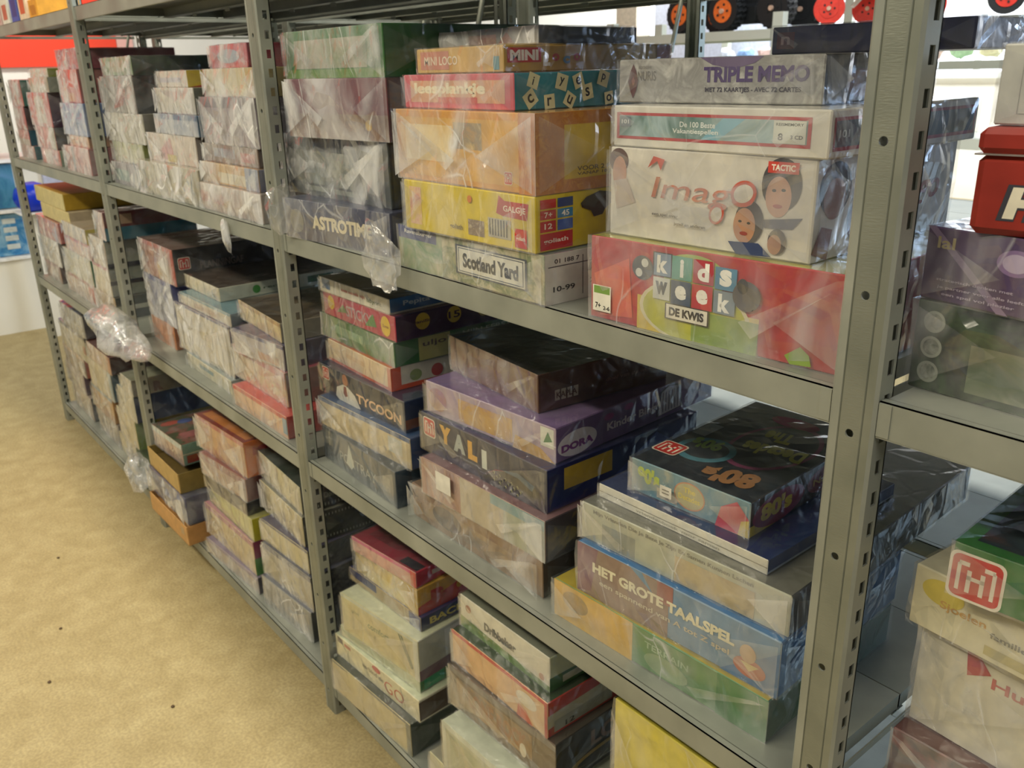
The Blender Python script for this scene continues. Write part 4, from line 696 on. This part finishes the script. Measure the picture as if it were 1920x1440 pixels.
b('c3', 'thin brown box with picture band', '#8e7a6c', '#5a4a40', '#6c5c50', .36, .006, [('r', .2, .3, .6, .8, A('#a8b0bc', '#8a6c64', s=30)), ('r', .7, .2, .95, .7, '#b05c54')])
b('c4', 'big lilac grey box', '#9d9094', '#4c4448', '#6e6468', .42, .010, [('r', 0, .78, 1, 1, '#75696e')])
b('c5', 'cream yellow box', '#d0c49c', '#8a7c50', '#b8ac84', .42, .008, [('r', .8, 0, 1, 1, '#c4a858')])
b('c6', 'pink red box', '#c4707a', '#8a2c3c', '#a04c54', .42, .006, [('r', .4, .0, 1, .2, '#c84c48'), ('e', .5, .5, .3, .3, '#a8b0bc')])
# upper shelf, farthest bay
for i, (w_, f, s_, pf) in {'d0': ('pale pink striped box', '#c89c90', '#1f5c68', ()), 'd1': ('salmon and white box', '#d07c70', '#28586c', [('r', 0, 0, 1, .4, '#c8b8a8')]), 'd2': ('red box with dark side', '#c0645c', '#3c2420', [('r', .0, .5, .4, .9, '#c8b4a8')]), 'd3': ('pink box with teal side', '#cc7468', '#1f6a60', [('r', .5, .1, .7, .9, '#d4c8b4')]),
    'e0': ('small pink striped box', '#d08478', '#8a9c84', [('r', .2, .1, .6, .9, '#d8c4b8')]), 'e1': ('coral box with black side', '#d0766a', '#20241f', [('r', .7, 0, 1, 1, '#c4c0a8')]), 'e2': ('red-white box with maroon side', '#c86e68', '#3c1c34', [('r', .3, .1, .75, .9, '#ccc0b0')]), 'e3': ('cream box with blue grey side', '#c9bca4', '#8a9484', ()), 'e4': ('flat white box with olive side', '#dcd4c0', '#7c8a24', ()),
    'f1': ('pink striped wrapped box', '#c89088', '#8a4c48', [('r', .3, 0, .4, 1, '#8a8484'), ('r', .7, 0, .8, 1, '#c06860')]), 'f1b': ('thin peach box', '#d4b090', '#a07c60', ()), 'f2': ('light blue box', '#8ca0c4', '#5c7098', [('r', .4, 0, .6, 1, '#a4b0cc')]), 'f3': ('red and white box', '#c45048', '#8a342c', [('p', [(.1, 0), (.3, .8), (.4, 0)], '#d8c4b4'), ('r', .4, .05, .7, .3, '#c8844c')]), 'f4': ('topmost pink box', '#b06a74', '#7c3c48', [('p', [(.2, 0), (.35, 1), (.5, 0)], '#d0bcb8')])}.items():
    b(i, w_, f, s_, f, .38, .008, pf)
# middle shelf far bays
for i, (w_, f, s_, t_, pf, ps) in {'g1': ('brownish pink box', '#a88468', '#3c302c', '#8a6c58', [('r', 0, .8, 1, 1, '#9a6058')], ()), 'g2': ('large white bagged box', '#cfc7b4', '#27324c', '#b4ac9c', (), [('r', 0, 0, .3, 1, '#3c3430')]), 'g3': ('red striped box', '#c88880', '#a82c24', '#b06a60', [('r', 0, .8, 1, 1, '#b84c50'), ('r', 0, .35, 1, .5, '#c05c5c')], ()),
    'h1': ('pale box with red corner', '#c4ac94', '#a84030', '#8a8474', [('r', .8, 0, 1, 1, '#c05c48')], ()), 'h2': ('white box with green side', '#c4c0a8', '#1f6c48', '#a8a890', [('r', 0, 0, 1, .1, '#b06c60')], ()), 'h3': ('pink-white box, red stripe', '#d0a89c', '#9a2c20', '#b05c54', [('r', 0, .82, 1, 1, '#c04850')], ()), 'h4': ('white box with yellow side', '#cfc2ae', '#7c2c2c', '#b8a890', (), [('r', 0, 0, .5, 1, '#c0b030')]),
    'i1': ('tan box with dark lid', '#b49c78', '#3c443c', '#5c5448', (), [('r', 0, .4, 1, .6, '#a8a890')]), 'i2': ('cream box, black layered side', '#d0c3a4', '#8a8f80', '#b8404c', [('r', 0, .9, 1, 1, '#b84c5c')], [('r', 0, .4, 1, .55, BK)]), 'i3': ('tall white box', '#cfc0ac', '#8f9484', '#a89c8c', (), [('r', 0, 0, 1, .16, BK), ('r', 0, .9, 1, 1, '#1f5c74')]), 'i4': ('box with long dark red side', '#c8a89c', '#5c1a1c', '#7c4844', (), [('r', 0, 0, 1, .45, '#1f6478'), ('r', .1, .55, .3, .9, '#a08468')])}.items():
    b(i, w_, f, s_, t_, .38, .008, pf, ps)
b('j0', 'peach box in big loose bag', '#c8875c', '#a86c48', '#c08860', .30, .010, name='bagged_game_box')
b('j1', 'blue box in cloudy film', '#8a8ca4', '#2a3484', '#2c3464', .42, .009, [('r', 0, .88, 1, 1, '#333c84'), ('r', .9, 0, 1, 1, '#2a3484')])
b('j2', 'red-edged box with black side', '#b08070', '#171414', '#7c625c', .32, .007, [('r', 0, .88, 1, 1, '#b84c3c'), ('r', .85, 0, 1, 1, '#b8442c'), ('r', .5, 0, .85, .5, '#c8a468')], [('J', .06, .6, .15), title('PLANNINGAF', '#6a5c54', .28, .5, .2, .26)])
b('k0', 'white box with teal print', '#c9c3a4', '#8a9088', '#8a9894', .3, .006, [('r', .3, .45, .62, .75, '#6c8c90')])
b('k1', 'big white bagged box', '#cfc6ae', '#5c5c70', '#46466c', .42, .012, [('r', 0, .95, 1, 1, '#34346c')])
b('k2', 'thin light blue topped box', '#ccc4ae', '#48606c', '#6c94a0', .28, .006, [('r', 0, .8, 1, 1, '#6c98a4'), ('r', .3, .2, .8, .6, '#b49c84')])
b('k3', 'white recycling game box, green print', '#d3c9a8', '#c3c3b0', A('#5c4c44', '#43382f', '#7c6c60', s=12), .2, .005, [('r', 0, .85, 1, 1, '#dcd4bc')], [('c', .26, .5, .3, '#3c8a2c'), title('recycle', '#4c5c40', .42, .5, .26, .22), ('r', .64, .28, .84, .78, '#1f5c2c'), title('milieu', '#3c7c44', .74, .5, .16, .14)])
b('l1', 'peach box with red lid', '#dcb490', '#a83c34', '#c04c44', .2, .006, [('r', 0, .82, 1, 1, '#c8483c'), ('r', .93, .2, 1, .9, '#7c9cac')])
b('l2', 'peach box with pink top edge', '#d4bc98', '#8a6c5c', '#b04c5c', .36, .009, [('r', 0, .8, 1, 1, '#b85c68'), ('r', .5, .5, 1, .8, A('#c07c74', '#d4bc98', s=30))])
b('l4', 'lilac-white crumpled box', '#b4aaa4', '#4c3c44', '#4a4868', .42, .010, [('r', 0, .85, 1, 1, '#4c4a74'), ('r', .5, .1, .9, .4, '#b88c78')])
b('l5', 'thin tan box with picture lid', '#cfbb8a', '#8a8474', A('#5c4c34', '#43382c', '#7c6c50', s=12), .3, .006, [('r', 0, .8, 1, 1, '#b08c54')])
# bottom shelf, farthest bay
for i, (w_, f, s_, t_, pf, ps) in {'m0': ('pale bagged box', '#b8a894', '#20242c', '#9c9080', (), ()), 'm1': ('lilac cream box, purple side', '#b8a89c', '#3c1c3c', '#8a7c70', [('p', [(.2, .0), (.3, .9), (.5, 0)], '#d0c4a8')], ()), 'm2': ('brown box with orange side', '#97826a', '#a84c2c', '#c4a484', [('r', 0, .8, 1, 1, '#d0ac84')], [('r', .3, 0, 1, 1, '#2c1c18')]), 'm3': ('cream box with black side', '#c2b690', '#12141a', '#4a4a50', [('r', 0, .85, 1, 1, '#5c5c64'), ('r', .9, .3, 1, .6, '#b07458')], [('r', .06, .6, .22, .9, '#9a4c2c'), ('e', .55, .5, .14, .2, '#1c3440')]), 'm4': ('slim grey box', '#8f8c80', '#1d2030', '#3c4258', (), ()),
    'n0': ('grey shaded box', '#8c8478', '#3c3834', '#6c665c', (), ()), 'n1': ('orange tan box', '#c49c68', '#a8782c', '#c8a878', [('r', 0, 0, 1, .3, '#a88068'), ('r', 0, .85, 1, 1, '#6c8c9c')], ()), 'n2': ('cream box with blue side', '#cdbf9a', '#42606c', '#a0b4bc', [('r', .85, 0, 1, 1, '#a8bcc0')], ()), 'n3': ('cream box with brown side', '#c8ab90', '#3a1a10', '#6c4038', [('r', .88, 0, 1, 1, '#c08460')], ()),
    'o1': ('cream speckled box', '#c9bd94', '#7c2c1c', '#8c7c8c', (), [('r', 0, 0, .3, 1, '#4c6c1c')]), 'o2': ('cream yellow box', '#cfc194', '#5c3418', '#a89468', (), [('r', 0, 0, .25, 1, '#5c7a20'), ('r', .25, .8, 1, 1, '#7c6c28')]), 'o3': ('white box with blue side', '#d0cab0', '#16284a', '#8c9c9c', (), ()), 'o4': ('white box with brown emblem', '#cfc8b4', '#6e6450', '#8a8c74', (), [('t', 'R', .3, .4, .6, '#4a2414', {'bold': .08})])}.items():
    b(i, w_, f, s_, t_, .3, .007, pf, ps)
b('q1', 'orange open carton jutting out', '#c8985c', '#b0824c', '#a87840', .05, .002, [('r', .84, .4, .92, .8, '#b89c74')], wrap=False, name='cardboard_carton', cat='carton')
b('q2', 'navy box in loose white film', '#5c5f80', '#2c3350', '#2c3350', .5, .016, name='bagged_game_box')
b('q3', 'brown open cardboard tray', '#b99a5c', '#7c6a38', '#5c4c28', .05, .002, wrap=False, name='cardboard_tray', cat='tray')
b('q4', 'white puzzle box with busy lid', '#c4a48c', '#6c8c7c', A('#5c5c4c', '#3c4c2c', '#8a4c44', '#6c7464', s=20), .22, .005, [('r', 0, .75, 1, 1, '#c4d0c8')], [('r', .04, .08, .9, .45, '#8a2c20'), ('r', 0, .5, 1, .55, '#c4bca0'), title('PUZ', '#2c3c2c', .4, .74, .2, .3)], [('e', .3, .6, .09, .06, '#c8c4bc'), ('e', .15, .15, .08, .1, '#b03c28'), ('e', .2, .3, .08, .08, '#2c4c98'), ('r', .6, .1, .8, .4, '#a05c5c')])
b('r1', 'lilac white box', '#b4a69a', '#3c3440', '#7c6c80', .3, .006, [('r', 0, .8, 1, 1, '#8c7c94')])
b('r2', 'cream box with magenta side', '#cdb98c', '#8a1c48', '#b07c84', .26, .006, [('r', 0, .85, 1, 1, '#b87c88')], [('r', .0, 0, .2, .5, '#4c8a34')])
b('r3', 'yellow-green box', '#ccc88c', '#b0a820', '#a8a468', .14, .004, [('r', 0, 0, 1, .06, '#6c8a2c')], [('r', .3, 0, 1, 1, '#4c4c1c')])
b('r3b', 'black slab-like box', '#5c564c', '#0f0f10', '#34302c', .14, .004)
b('r4', 'maroon box', '#a8846c', '#5c2418', '#7c3c34', .32, .008, [('r', 0, .7, 1, 1, '#8a4840')], [('c', .3, .5, .2, '#8a5c34')])
b('r5', 'orange box with red lid', '#cc9c68', '#c86a24', '#8a3028', .24, .009, [('r', 0, .88, 1, 1, '#b84c3c'), ('p', [(.3, .0), (.5, .6), (.7, 0)], '#b88454')], [title('MB', '#b02c24', .16, .7, .22, .16, bold=.08), title('A', '#2c5ca0', .3, .72, .2, .06, bold=.08)], [('r', .05, .05, .95, .15, '#c87c3c'), ('r', .3, .2, .9, .6, '#4c2424'), ('r', .1, .7, .9, .95, '#2c3454')])
b('s1', 'grey striped box', '#8c8c84', '#141414', '#5c6068', .3, .006, [('p', [(.04+.09*i, .1), (.08+.09*i, .1), (.12+.09*i, .9), (.08+.09*i, .9)], '#5c5f5c') for i in range(9)])
b('s2', 'grey lavender box with navy edge', '#a8a088', '#131316', '#34384c', .3, .006, [('r', 0, .86, 1, 1, '#3c4058'), ('r', .5, .2, .75, .7, '#b0a470')])
b('s3', 'plain cream-tan box', '#c4b88c', '#101012', '#34304c', .26, .006, [('r', 0, .9, 1, 1, '#44405c')], [('c', .5, .2, .12, '#6c2c1c'), ('c', .62, .2, .12, '#6c2c1c')])
b('s4', 'cream box with wrinkled film', '#c6ba92', '#0f1012', '#6c6c5c', .36, .009, (), [('r', .08+.03*i, .1, .088+.03*i, .18, '#8c8c84') for i in range(28)]+[('r', .08+.03*i, .84, .088+.03*i, .92, '#8c8c84') for i in range(28)])
b('s5', 'cream box with dark green lid', '#c8bf98', '#0f1012', '#20302a', .3, .006, (), [('r', .08+.03*i, .1, .088+.03*i, .2, '#9c9c94') for i in range(28)]+[title('Dominion', '#7c7c74', .3, .5, .2, .2)])

STK = {'A': 'upper-shelf stack right of second post', 'B': 'mostly yellow upper-shelf stack', 'C': 'upper-shelf stack left of nearest post', 'D': 'upper-shelf stack right of nearest post',
       'E': 'middle-shelf stack right of second post', 'F': 'middle-shelf stack topped by brown box', 'G': 'middle-shelf stack left of nearest post', 'H': 'middle-shelf stack right of nearest post',
       'I': 'bottom-shelf stack right of second post', 'J': 'bottom-shelf stack beside the yellow box', 'K': 'bottom shelf',
       'a': 'upper-shelf stack right of third post', 'b': 'middle upper-shelf stack of second bay', 'c': 'upper-shelf stack left of second post',
       'd': 'upper-shelf stack right of farthest post', 'e': 'middle upper-shelf stack of farthest bay', 'f': 'upper-shelf stack left of third post',
       'g': 'middle-shelf stack right of farthest post', 'h': 'central middle-shelf stack of farthest bay', 'i': 'middle-shelf stack left of third post',
       'j': 'middle-shelf stack right of third post', 'k': 'central middle-shelf stack of second bay', 'l': 'middle-shelf stack left of second post',
       'm': 'bottom-shelf stack right of farthest post', 'n': 'central bottom-shelf stack of farthest bay', 'o': 'bottom-shelf stack left of third post',
       'q': 'bottom-shelf stack right of third post', 'r': 'central bottom-shelf stack of second bay', 's': 'bottom-shelf stack left of second post'}
def wc(s): return len(s.split())
order = {}
for g in GEOM: order.setdefault(g[0][0], []).append(g)
for k in order: order[k].sort(key=lambda g: g[3])
def poswords(i, n):
    up = ['topmost', 'second', 'third', 'fourth']; dn = ['lowest', 'second lowest', 'third lowest', 'fourth lowest']
    if n == 1: return 'on'
    if i == n-1: return 'topmost of'
    if i == 0: return 'lowest of'
    return ('%s down in' % up[n-1-i]) if n-1-i <= i else ('%s in' % dn[i])
ORIGW = {'D1': .18, 'D2': .168, 'D3': .103, 'D4': .077, 'H1': .183, 'H2': .163, 'H3': .158, 'H4': .129}   # the near end of these boxes carries the print seen here
def make_box(g, pos, n):
    id, x, y, z, rz, w_, d, h = g; s = B[id]
    if id == 'X1': lab = 'flat grey bagged box lying on the back of the small tan loco game box'
    elif id == 'C5': lab = 'flat navy box with red emblem, topmost beside the nearest post'
    else: lab = s['words']+', '+poswords(pos, n)+' '+STK[id[0]]
    if wc(lab) > 16: print('LONG', id, wc(lab), lab)
    t = thing(s['name'], lab, s['cat'], (x, y, z), rz, 'shrink-wrapped games stacked on the steel shelves')
    seed = sum(ord(c)*(i+3)*17 for i, c in enumerate(id))
    wrapm = .0015 if s['wrap'] else 0
    F, Rr, T = M(s['F']), M(s['R']), M(s['T'])
    mb = MB()
    if s['name'] in ('cardboard_tray', 'cardboard_carton'):   # open tray: floor and four walls
        q = .003; mb.box(0, 0, 0, w_, d, q, Rr); mb.box(0, 0, q, w_, q, h, F); mb.box(0, d-q, q, w_, d, h, Rr); mb.box(0, q, q, q, d-q, h, Rr); mb.box(w_-q, q, q, w_, d-q, h, Rr)
        mb.box(q, q, h*.5, w_-q, d-q, h*.5+.002, T)
        bev = 0
    elif id == 'D3':
        mb.box(0, 0, 0, w_, d, h*.76, F, .006); mb.box(-.0015, -.0015, h*.76, w_+.0015, d, h, F, .005)
        mb.box(-.002, -.002, h*.75, w_+.002, d, h*.765, paint('#c8b8a8', .3, .8))
    elif id == 'G4':
        mb.box(0, 0, 0, w_, d, h, F, .0008, [Rr, Rr, F, Rr, T, T])
    else:
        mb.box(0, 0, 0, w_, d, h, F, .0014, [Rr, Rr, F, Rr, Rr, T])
    fe = -.0016 if id == 'D3' else 0
    pw = ORIGW.get(id, w_)
    prints(mb, lambda u, v, e: (u, -e, v), pw, h*(.76 if id == 'D3' else 1), s['pf'])
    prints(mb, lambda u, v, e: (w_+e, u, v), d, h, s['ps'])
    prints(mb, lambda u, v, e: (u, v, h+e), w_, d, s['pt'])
    part = {'metal_tin': 'tin_body', 'hardcover_book': 'cover', 'cardboard_tray': 'tray_body', 'cardboard_carton': 'carton_body'}.get(s['name'], 'carton')
    mb.build(part, t)
    if s['wrap']:
        istop = (pos == n-1)
        hz = s['hz']*(.66 if id[0] in 'ABCDEFGHIJK' else .8)
        film_shell(w_, d, h, film(round(hz, 2)), seed, 'plastic_wrap', t, s['amp']*.7, 2.0 if istop and id not in ('C4', 'A4', 'G4') else .5, side=film(round(hz*.22, 2)), lid=film(round(hz*.2, 2), .12, 1.0, .16))  # front film hazier than side and lid, painting in light on the fronts
    return t
ROOT = {}
for k, L in order.items():
    for i, g in enumerate(L): ROOT[g[0]] = make_box(g, i, len(L))
def sticker(id, x0, z0, x1, z1, col='#ddd8c8', lines=2):
    g = {q[0]: q for q in GEOM}[id]; w_, h = g[5], g[7]; mb = MB(); mb.box(x0*w_, -.0088, z0*h, x1*w_, -.0084, z1*h, M(col))
    for i in range(lines): mb.box((x0+.2*(x1-x0))*w_, -.0091, (z0+(.3+.3*i)*(z1-z0))*h, (x1-.2*(x1-x0))*w_, -.0088, (z0+(.4+.3*i)*(z1-z0))*h, M('#8a8478'))
    mb.build('price_sticker', ROOT[id])
sticker('F2', .17, .42, .30, .92, lines=0); sticker('G5', .3, .3, .4, .62)

# ---------------------------------------------------------------- loose film
def crumple(name, parent, blob, mat, seed, loc=(0, 0, 0), rough=.25, sub=3, rot=0):
    """a puffed, creased bag of film: blob = (rx, ry, rz)"""
    bm = bmesh.new(); bmesh.ops.create_icosphere(bm, subdivisions=sub, radius=1); rnd = random.Random(seed)
    for v in bm.verts:
        p = v.co.copy(); k = 1+rough*(noise.noise(p*1.7+Vector((seed, 0, 0)))+.6*noise.noise(p*4.3+Vector((0, seed, 0))))+rnd.uniform(-.05, .05)
        v.co = Vector((p.x*k*blob[0], p.y*k*blob[1], p.z*k*blob[2]))
    me = bpy.data.meshes.new(name); bm.to_mesh(me); bm.free(); me.materials.append(mat)
    o = bpy.data.objects.new(name, me); C.objects.link(o); o.location = loc; o.rotation_euler = (0, rot, 0)
    if parent is not None: o.parent = parent
    return o
o = crumple('plastic_bag', None, (.22, .06, .052), film(.2, .22), 5, (1.41, -.055, .722), .32, 3, .10)
for p in o.data.polygons: p.use_smooth = True
tag(o, 'big crumpled clear bag spilling over the middle shelf at the third post', 'plastic bag')
o = crumple('plastic_bag', None, (.035, .008, .014), film(.35), 9, (2.27, -.008, 1.118), .5, 2, 1.3)
tag(o, 'pinkish film tail hanging over the upper beam between third and second posts', 'plastic bag')
o = crumple('plastic_bag', None, (.075, .04, .06), film(.35), 14, (1.20, -.02, .165), .35, 3, .5)
tag(o, 'white crumpled bag hanging off the bottom shelf at the third post', 'plastic bag')
o = crumple('plastic_bag', None, (.035, .03, .045), film(.12), 22, (2.575, -.01, 1.205), .35, 2, .3)
tag(o, 'clear film end poking out beside the dark blue box at the second post', 'plastic bag')
o = crumple('plastic_bag', None, (.055, .014, .04), film(.14), 31, (2.945, -.020, 1.165), .4, 3, .9)
tag(o, 'clear twisted film tail in front of the map game box over the beam', 'plastic bag')

# ---------------------------------------------------------------- boxes on the top shelf, far bay
for i, (x, h, d, c1, c2, nm) in enumerate([(.10, .085, .1, '#c9a8a0', '#b04c44', 'pink striped'), (.24, .10, .12, '#d8d4c4', '#c06a54', 'white'), (.40, .11, .12, '#3c5ca8', '#2c4484', 'small blue'), (.53, .12, .12, '#e0c8a8', '#c8603c', 'cream and orange'), (.68, .06, .14, '#d89a34', '#b87a24', 'flat orange')]):
    mb = MB(); mb.box(0, 0, 0, .115, d, h, M(c1), .002); prints(mb, lambda u, v, e: (u, -e, v), .115, h, [('r', .2, .2, .8, .7, c2)])
    o = mb.build('small_game_box', None, (x, .03, T0)); tag(o, nm+' box standing on the top shelf of the farthest bay', 'board game', 'small boxes on the top shelf')

# ---------------------------------------------------------------- goods on the rack behind, seen through the gaps
def plain(name, label, x, y, z, w_, d, h, F, S_, T_, hz=.22, group='games on the rear rack', rz=0, pf=()):
    t = thing(name, label, 'board game', (x, y, z), rz, group); mb = MB(); mb.box(0, 0, 0, w_, d, h, M(F), .0015, [M(S_), M(S_), M(F), M(S_), M(S_), M(T_)]); prints(mb, lambda u, v, e: (u, -e, v), w_, h, pf)
    mb.build('carton', t); film_shell(w_, d, h, film(hz), int(x*1000), 'plastic_wrap', t, .006, 2.0); return t
plain('board_game_box', 'blue wrapped box deep behind the green badge box', 3.89, .34, T2, .38, .24, .13, '#2a5c98', '#1f4c84', '#2c6cac')
plain('board_game_box', 'navy wrapped box deep behind, upon the blue one', 3.91, .36, T2+.134, .34, .22, .11, '#27364c', '#1d2c44', '#2c4468')
plain('board_game_box', 'dark blue box deep in the back row, highest of three', 3.92, .36, T2+.248, .34, .22, .09, '#203a70', '#1d2c54', '#2a4c8c')
plain('board_game_box', 'grey wrapped box in the back row behind the red tin', 3.90, .33, T1, .34, .24, .12, '#6a6e74', '#4c5058', '#8a9098')

# ---------------------------------------------------------------- toy racks across the next aisle
GR = paint('#c3c8bb', .5, .1, .4, .03, 5)
def toy_rack(label, y0, x0, xs, z, h, d=.5, lower=()):
    root = thing('display_rack', label, 'shelving', (x0, y0, 0))
    for x in xs:
        for yy in (0, d): mb = MB(); mb.box(x-x0-.035, yy, 0, x-x0+.035, yy+.05, h, GR); mb.build('upright', root)
    for zz in (z,)+tuple(lower):
        mb = MB(); mb.box(xs[0]-x0-.03, .01, zz-.055, xs[-1]-x0+.03, .04, zz, GR); mb.build('shelf_beam', root)
        mb = MB(); mb.box(xs[0]-x0-.03, d+.01, zz-.055, xs[-1]-x0+.03, d+.04, zz, GR); mb.build('shelf_beam', root)
        mb = MB(); mb.box(xs[0]-x0, .04, zz-.02, xs[-1]-x0, d, zz-.002, GR); mb.build('shelf_deck', root)
    return root
toy_rack('pale green-grey rack of ride-on toys across the next aisle', 4.0, -.56, (-.56, .82, 2.25, 3.6), 1.63, 1.72, .5, (1.05, .5))
toy_rack('pale rack with bagged toys beyond the ride-on toys', 5.6, -1.2, (-1.2, .3, 1.8, 3.3), 1.42, 2.3, .5, (.9,))
RED = paint('#d8382a', .35); ORG = paint('#e8702a', .4); TYR = paint('#1b1d1e', .6); BLU = paint('#2f6fb8', .4); HUB = paint('#c9a890', .4)
def wheel(parent, x, y, z, r, wd, tyre, hub, knobs=True, yaw=0.0):
    mb = MB(); ax = Vector((math.sin(yaw), -math.cos(yaw), 0)); c = Vector((x, y, z))
    mb.tube(c-ax*wd/2, c+ax*wd/2, r, tyre, 28)
    if knobs:
        for i in range(22):
            a = 2*math.pi*i/22; dr = Vector((math.cos(a)*math.cos(yaw), math.cos(a)*math.sin(yaw), math.sin(a))); tn = dr.cross(ax)
            for s_ in (-1, 1):
                p = c+dr*r*1.0+ax*s_*wd*.22; mb.tube(p-ax*wd*.2, p+ax*wd*.2+tn*.01, .011, tyre, 5)
    w1 = mb.build('wheel', parent)
    m2 = MB(); m2.tube(c+ax*wd/2, c+ax*(wd/2+.004), r*.62, hub, 24); m2.tube(c+ax*(wd/2+.004), c+ax*(wd/2+.018), r*.14, HUB, 12)
    for i in range(5):
        a = 2*math.pi*i/5; dr = Vector((math.cos(a)*math.cos(yaw), math.cos(a)*math.sin(yaw), math.sin(a))); q = c+ax*(wd/2+.004)+dr*r*.36; m2.tube(q, q+ax*.004, r*.07, TYR, 8)
    m2.build('hub', w1)
t = thing('toy_tractor', 'black ride-on toy tractor with orange wheel hubs on the pale rack', 'toy tractor', (.37, 4.2, 1.63))
for (x, y, r, hc) in ((-.33, -.12, .105, ORG), (.02, -.12, .108, ORG), (-.30, .22, .105, ORG), (.34, -.06, .108, TYR), (.34, .24, .108, TYR)): wheel(t, x, y, r+.01, r, .1, TYR, hc)
mb = MB(); mb.box(-.3, -.02, .12, .3, .2, .2, TYR, .02); mb.box(-.05, .0, .2, .24, .18, .34, TYR, .03); mb.box(-.3, .02, .2, -.05, .16, .28, TYR, .02); mb.build('body', t)
mb = MB(); mb.box(.02, -.06, .04, .2, .02, .16, TYR, .02); mb.build('step', t)
for (cx, lab, bx) in ((1.3, 'cream toy cart with red wheels on the pale rack, left of the nearest post', '#d8d2c0'), (2.26, 'blue toy cart with red-black wheels behind the nearest post', None)):
    t = thing('toy_cart', lab, 'toy cart', (cx, 4.15, 1.63)); tt = TYR if bx is None else RED
    for (x, y) in ((-.19, -.08), (.2, -.08), (-.12, .2), (.25, .2)): wheel(t, x, y, .09, .084, .03, tt, RED, False, .45)
    mb = MB(); mb.box(-.2, -.02, .15, .28, .18, .27, M(bx) if bx else BLU, .02); mb.build('tub', t)
    mb = MB(); mb.tube((-.14, .07, .1), (-.02, .07, .2), .012, M('#c8c8bc'), 8); mb.tube((.2, .07, .1), (.1, .07, .2), .012, M('#c8c8bc'), 8); mb.tube((-.2, .08, .2), (-.5, .08, .42), .01, M('#c8c8bc'), 8); mb.build('frame', t)
t = thing('toy_cart', 'blue and white toy with red wheel at the upper right edge', 'toy cart', (2.75, 4.15, 1.63))
for (x, y) in ((-.16, -.08), (.16, -.08)): wheel(t, x, y, .09, .088, .06, TYR, RED, False, .5)
mb = MB(); mb.box(-.2, -.02, .1, .26, .16, .3, BLU, .02); mb.build('tub', t)
rnd = random.Random(4)
for i in range(14):
    c = ['#c8d0dc', '#7c9cc8', '#d8b8b0', '#a8c8a0', '#e0d8b0', '#5c7cb0', '#c87c80'][i % 7]
    o = crumple('bagged_toy', None, (.08, .06, .07), M(c), 40+i, (-.9+.2*i, 5.75, 1.50), .3, 2)
    tag(o, 'small bagged pastel toy on the far pale rack', 'toy', 'bagged toys on the far pale rack')

# ---------------------------------------------------------------- end display at the far left
PX = -1.75
root = thing('display_cabinet', 'white cabinet with framed blue pictures behind the farthest post', 'cabinet', (PX, 0, 0))
mb = MB(); mb.box(-.5, -3.0, 0, 0, 1.6, .45, white); mb.build('plinth', root)
mb = MB(); mb.box(-.5, -3.0, .45, -.04, 1.6, 1.02, white); mb.build('body', root)
SH = paint('#f2f4f4', .4)
for z in (.45, .725, 1.01): mb = MB(); mb.box(-.04, -3.0, z-.01, .02, .44, z+.008, SH); mb.build('shelf_edge', root)
for k, (y0, y1) in enumerate(((-.55, -.2), (-.18, .10), (.14, .3))):
    mb = MB(); bl = ('art', ('#2c5c9c', '#3c84b8', '#8cb8d4', '#2a4c84'), 7)
    mb.box(-.038, y0, .462, -.02, y1, .705, M(bl)); mb.box(-.038, y0, .74, -.02, y1, .99, M(('art', ('#1f4c84', '#3c7c9c', '#5c8cb8'), 7)))
    for j in range(4): mb.box(-.02, y0+.05, .5+.05*j, -.019, y0+.12, .53+.05*j, M('#c8d0d0'))
    mb.build('picture_panel', root)
mb = MB(); mb.box(-.038, .45, .70, -.0, 1.3, .95, M('#b9bcd0'), .003); prints(mb, lambda u, v, e: (e, .45+u, .70+v), .85, .25, [('e', .18, .7, .04, .1, '#3c7ca8'), ('r', .28, .1, .284, .9, '#8a8c9c'), ('e', .4, .4, .05, .1, '#8c90a4'), ('e', .6, .5, .05, .1, '#8c90a4')]); mb.build('lilac_panel', root)
o = crumple('blue_basin', None, (.10, .10, .085), paint('#1236c8', .3), 3, (-1.5, .33, .82), .05, 3); 
for p in o.data.polygons: p.use_smooth = True
tag(o, 'bright blue rounded basin in front of the lilac panel', 'basin')
mb = MB(); mb.box(-.012, -.03, 0, .012, .03, .735, white); mb.box(-.1, -.1, .735, .1, .1, .741, white); o = mb.build('display_stand', None, (-1.5, .33, 0)); tag(o, 'slim white stand carrying the blue basin', 'stand')
o = crumple('wicker_basket', None, (.16, .2, .11), paint('#8a5a34', .7), 8, (-1.9, .08, 1.12), .12, 3); tag(o, 'brown basket on top of the white cabinet at left', 'basket')
# cartons lying on the middle shelf of the farthest bay
for (z, x, w_, d, h, c, lab) in ((.926, .14, .44, .36, .055, '#a89a80', 'pinkish tan flat carton under the yellow one, farthest bay'), (.982, .08, .46, .40, .062, '#a8892c', 'mustard yellow flat carton topmost on the farthest middle shelf')):
    mb = MB(); mb.box(0, 0, 0, w_, d, h, M(c), .002, [M(c), M(c), M('#c9bb80'), M(c), M(c), M(c)]); o = mb.build('flat_carton', None, (x, .05, z)); tag(o, lab, 'carton')
# specks of dirt on the floor
rnd = random.Random(7)
for i, (x, y) in enumerate([(1.95, -.50), (1.30, -.33), (2.25, -.29), (1.72, -.42), (.62, -.55)]):
    o = crumple('dirt_speck', None, (.006, .005, .002), M('#4a3418'), 60+i, (x, y, .002), .3, 1); tag(o, 'tiny dark speck of dirt on the beige floor', 'dirt', 'dirt specks on the floor')
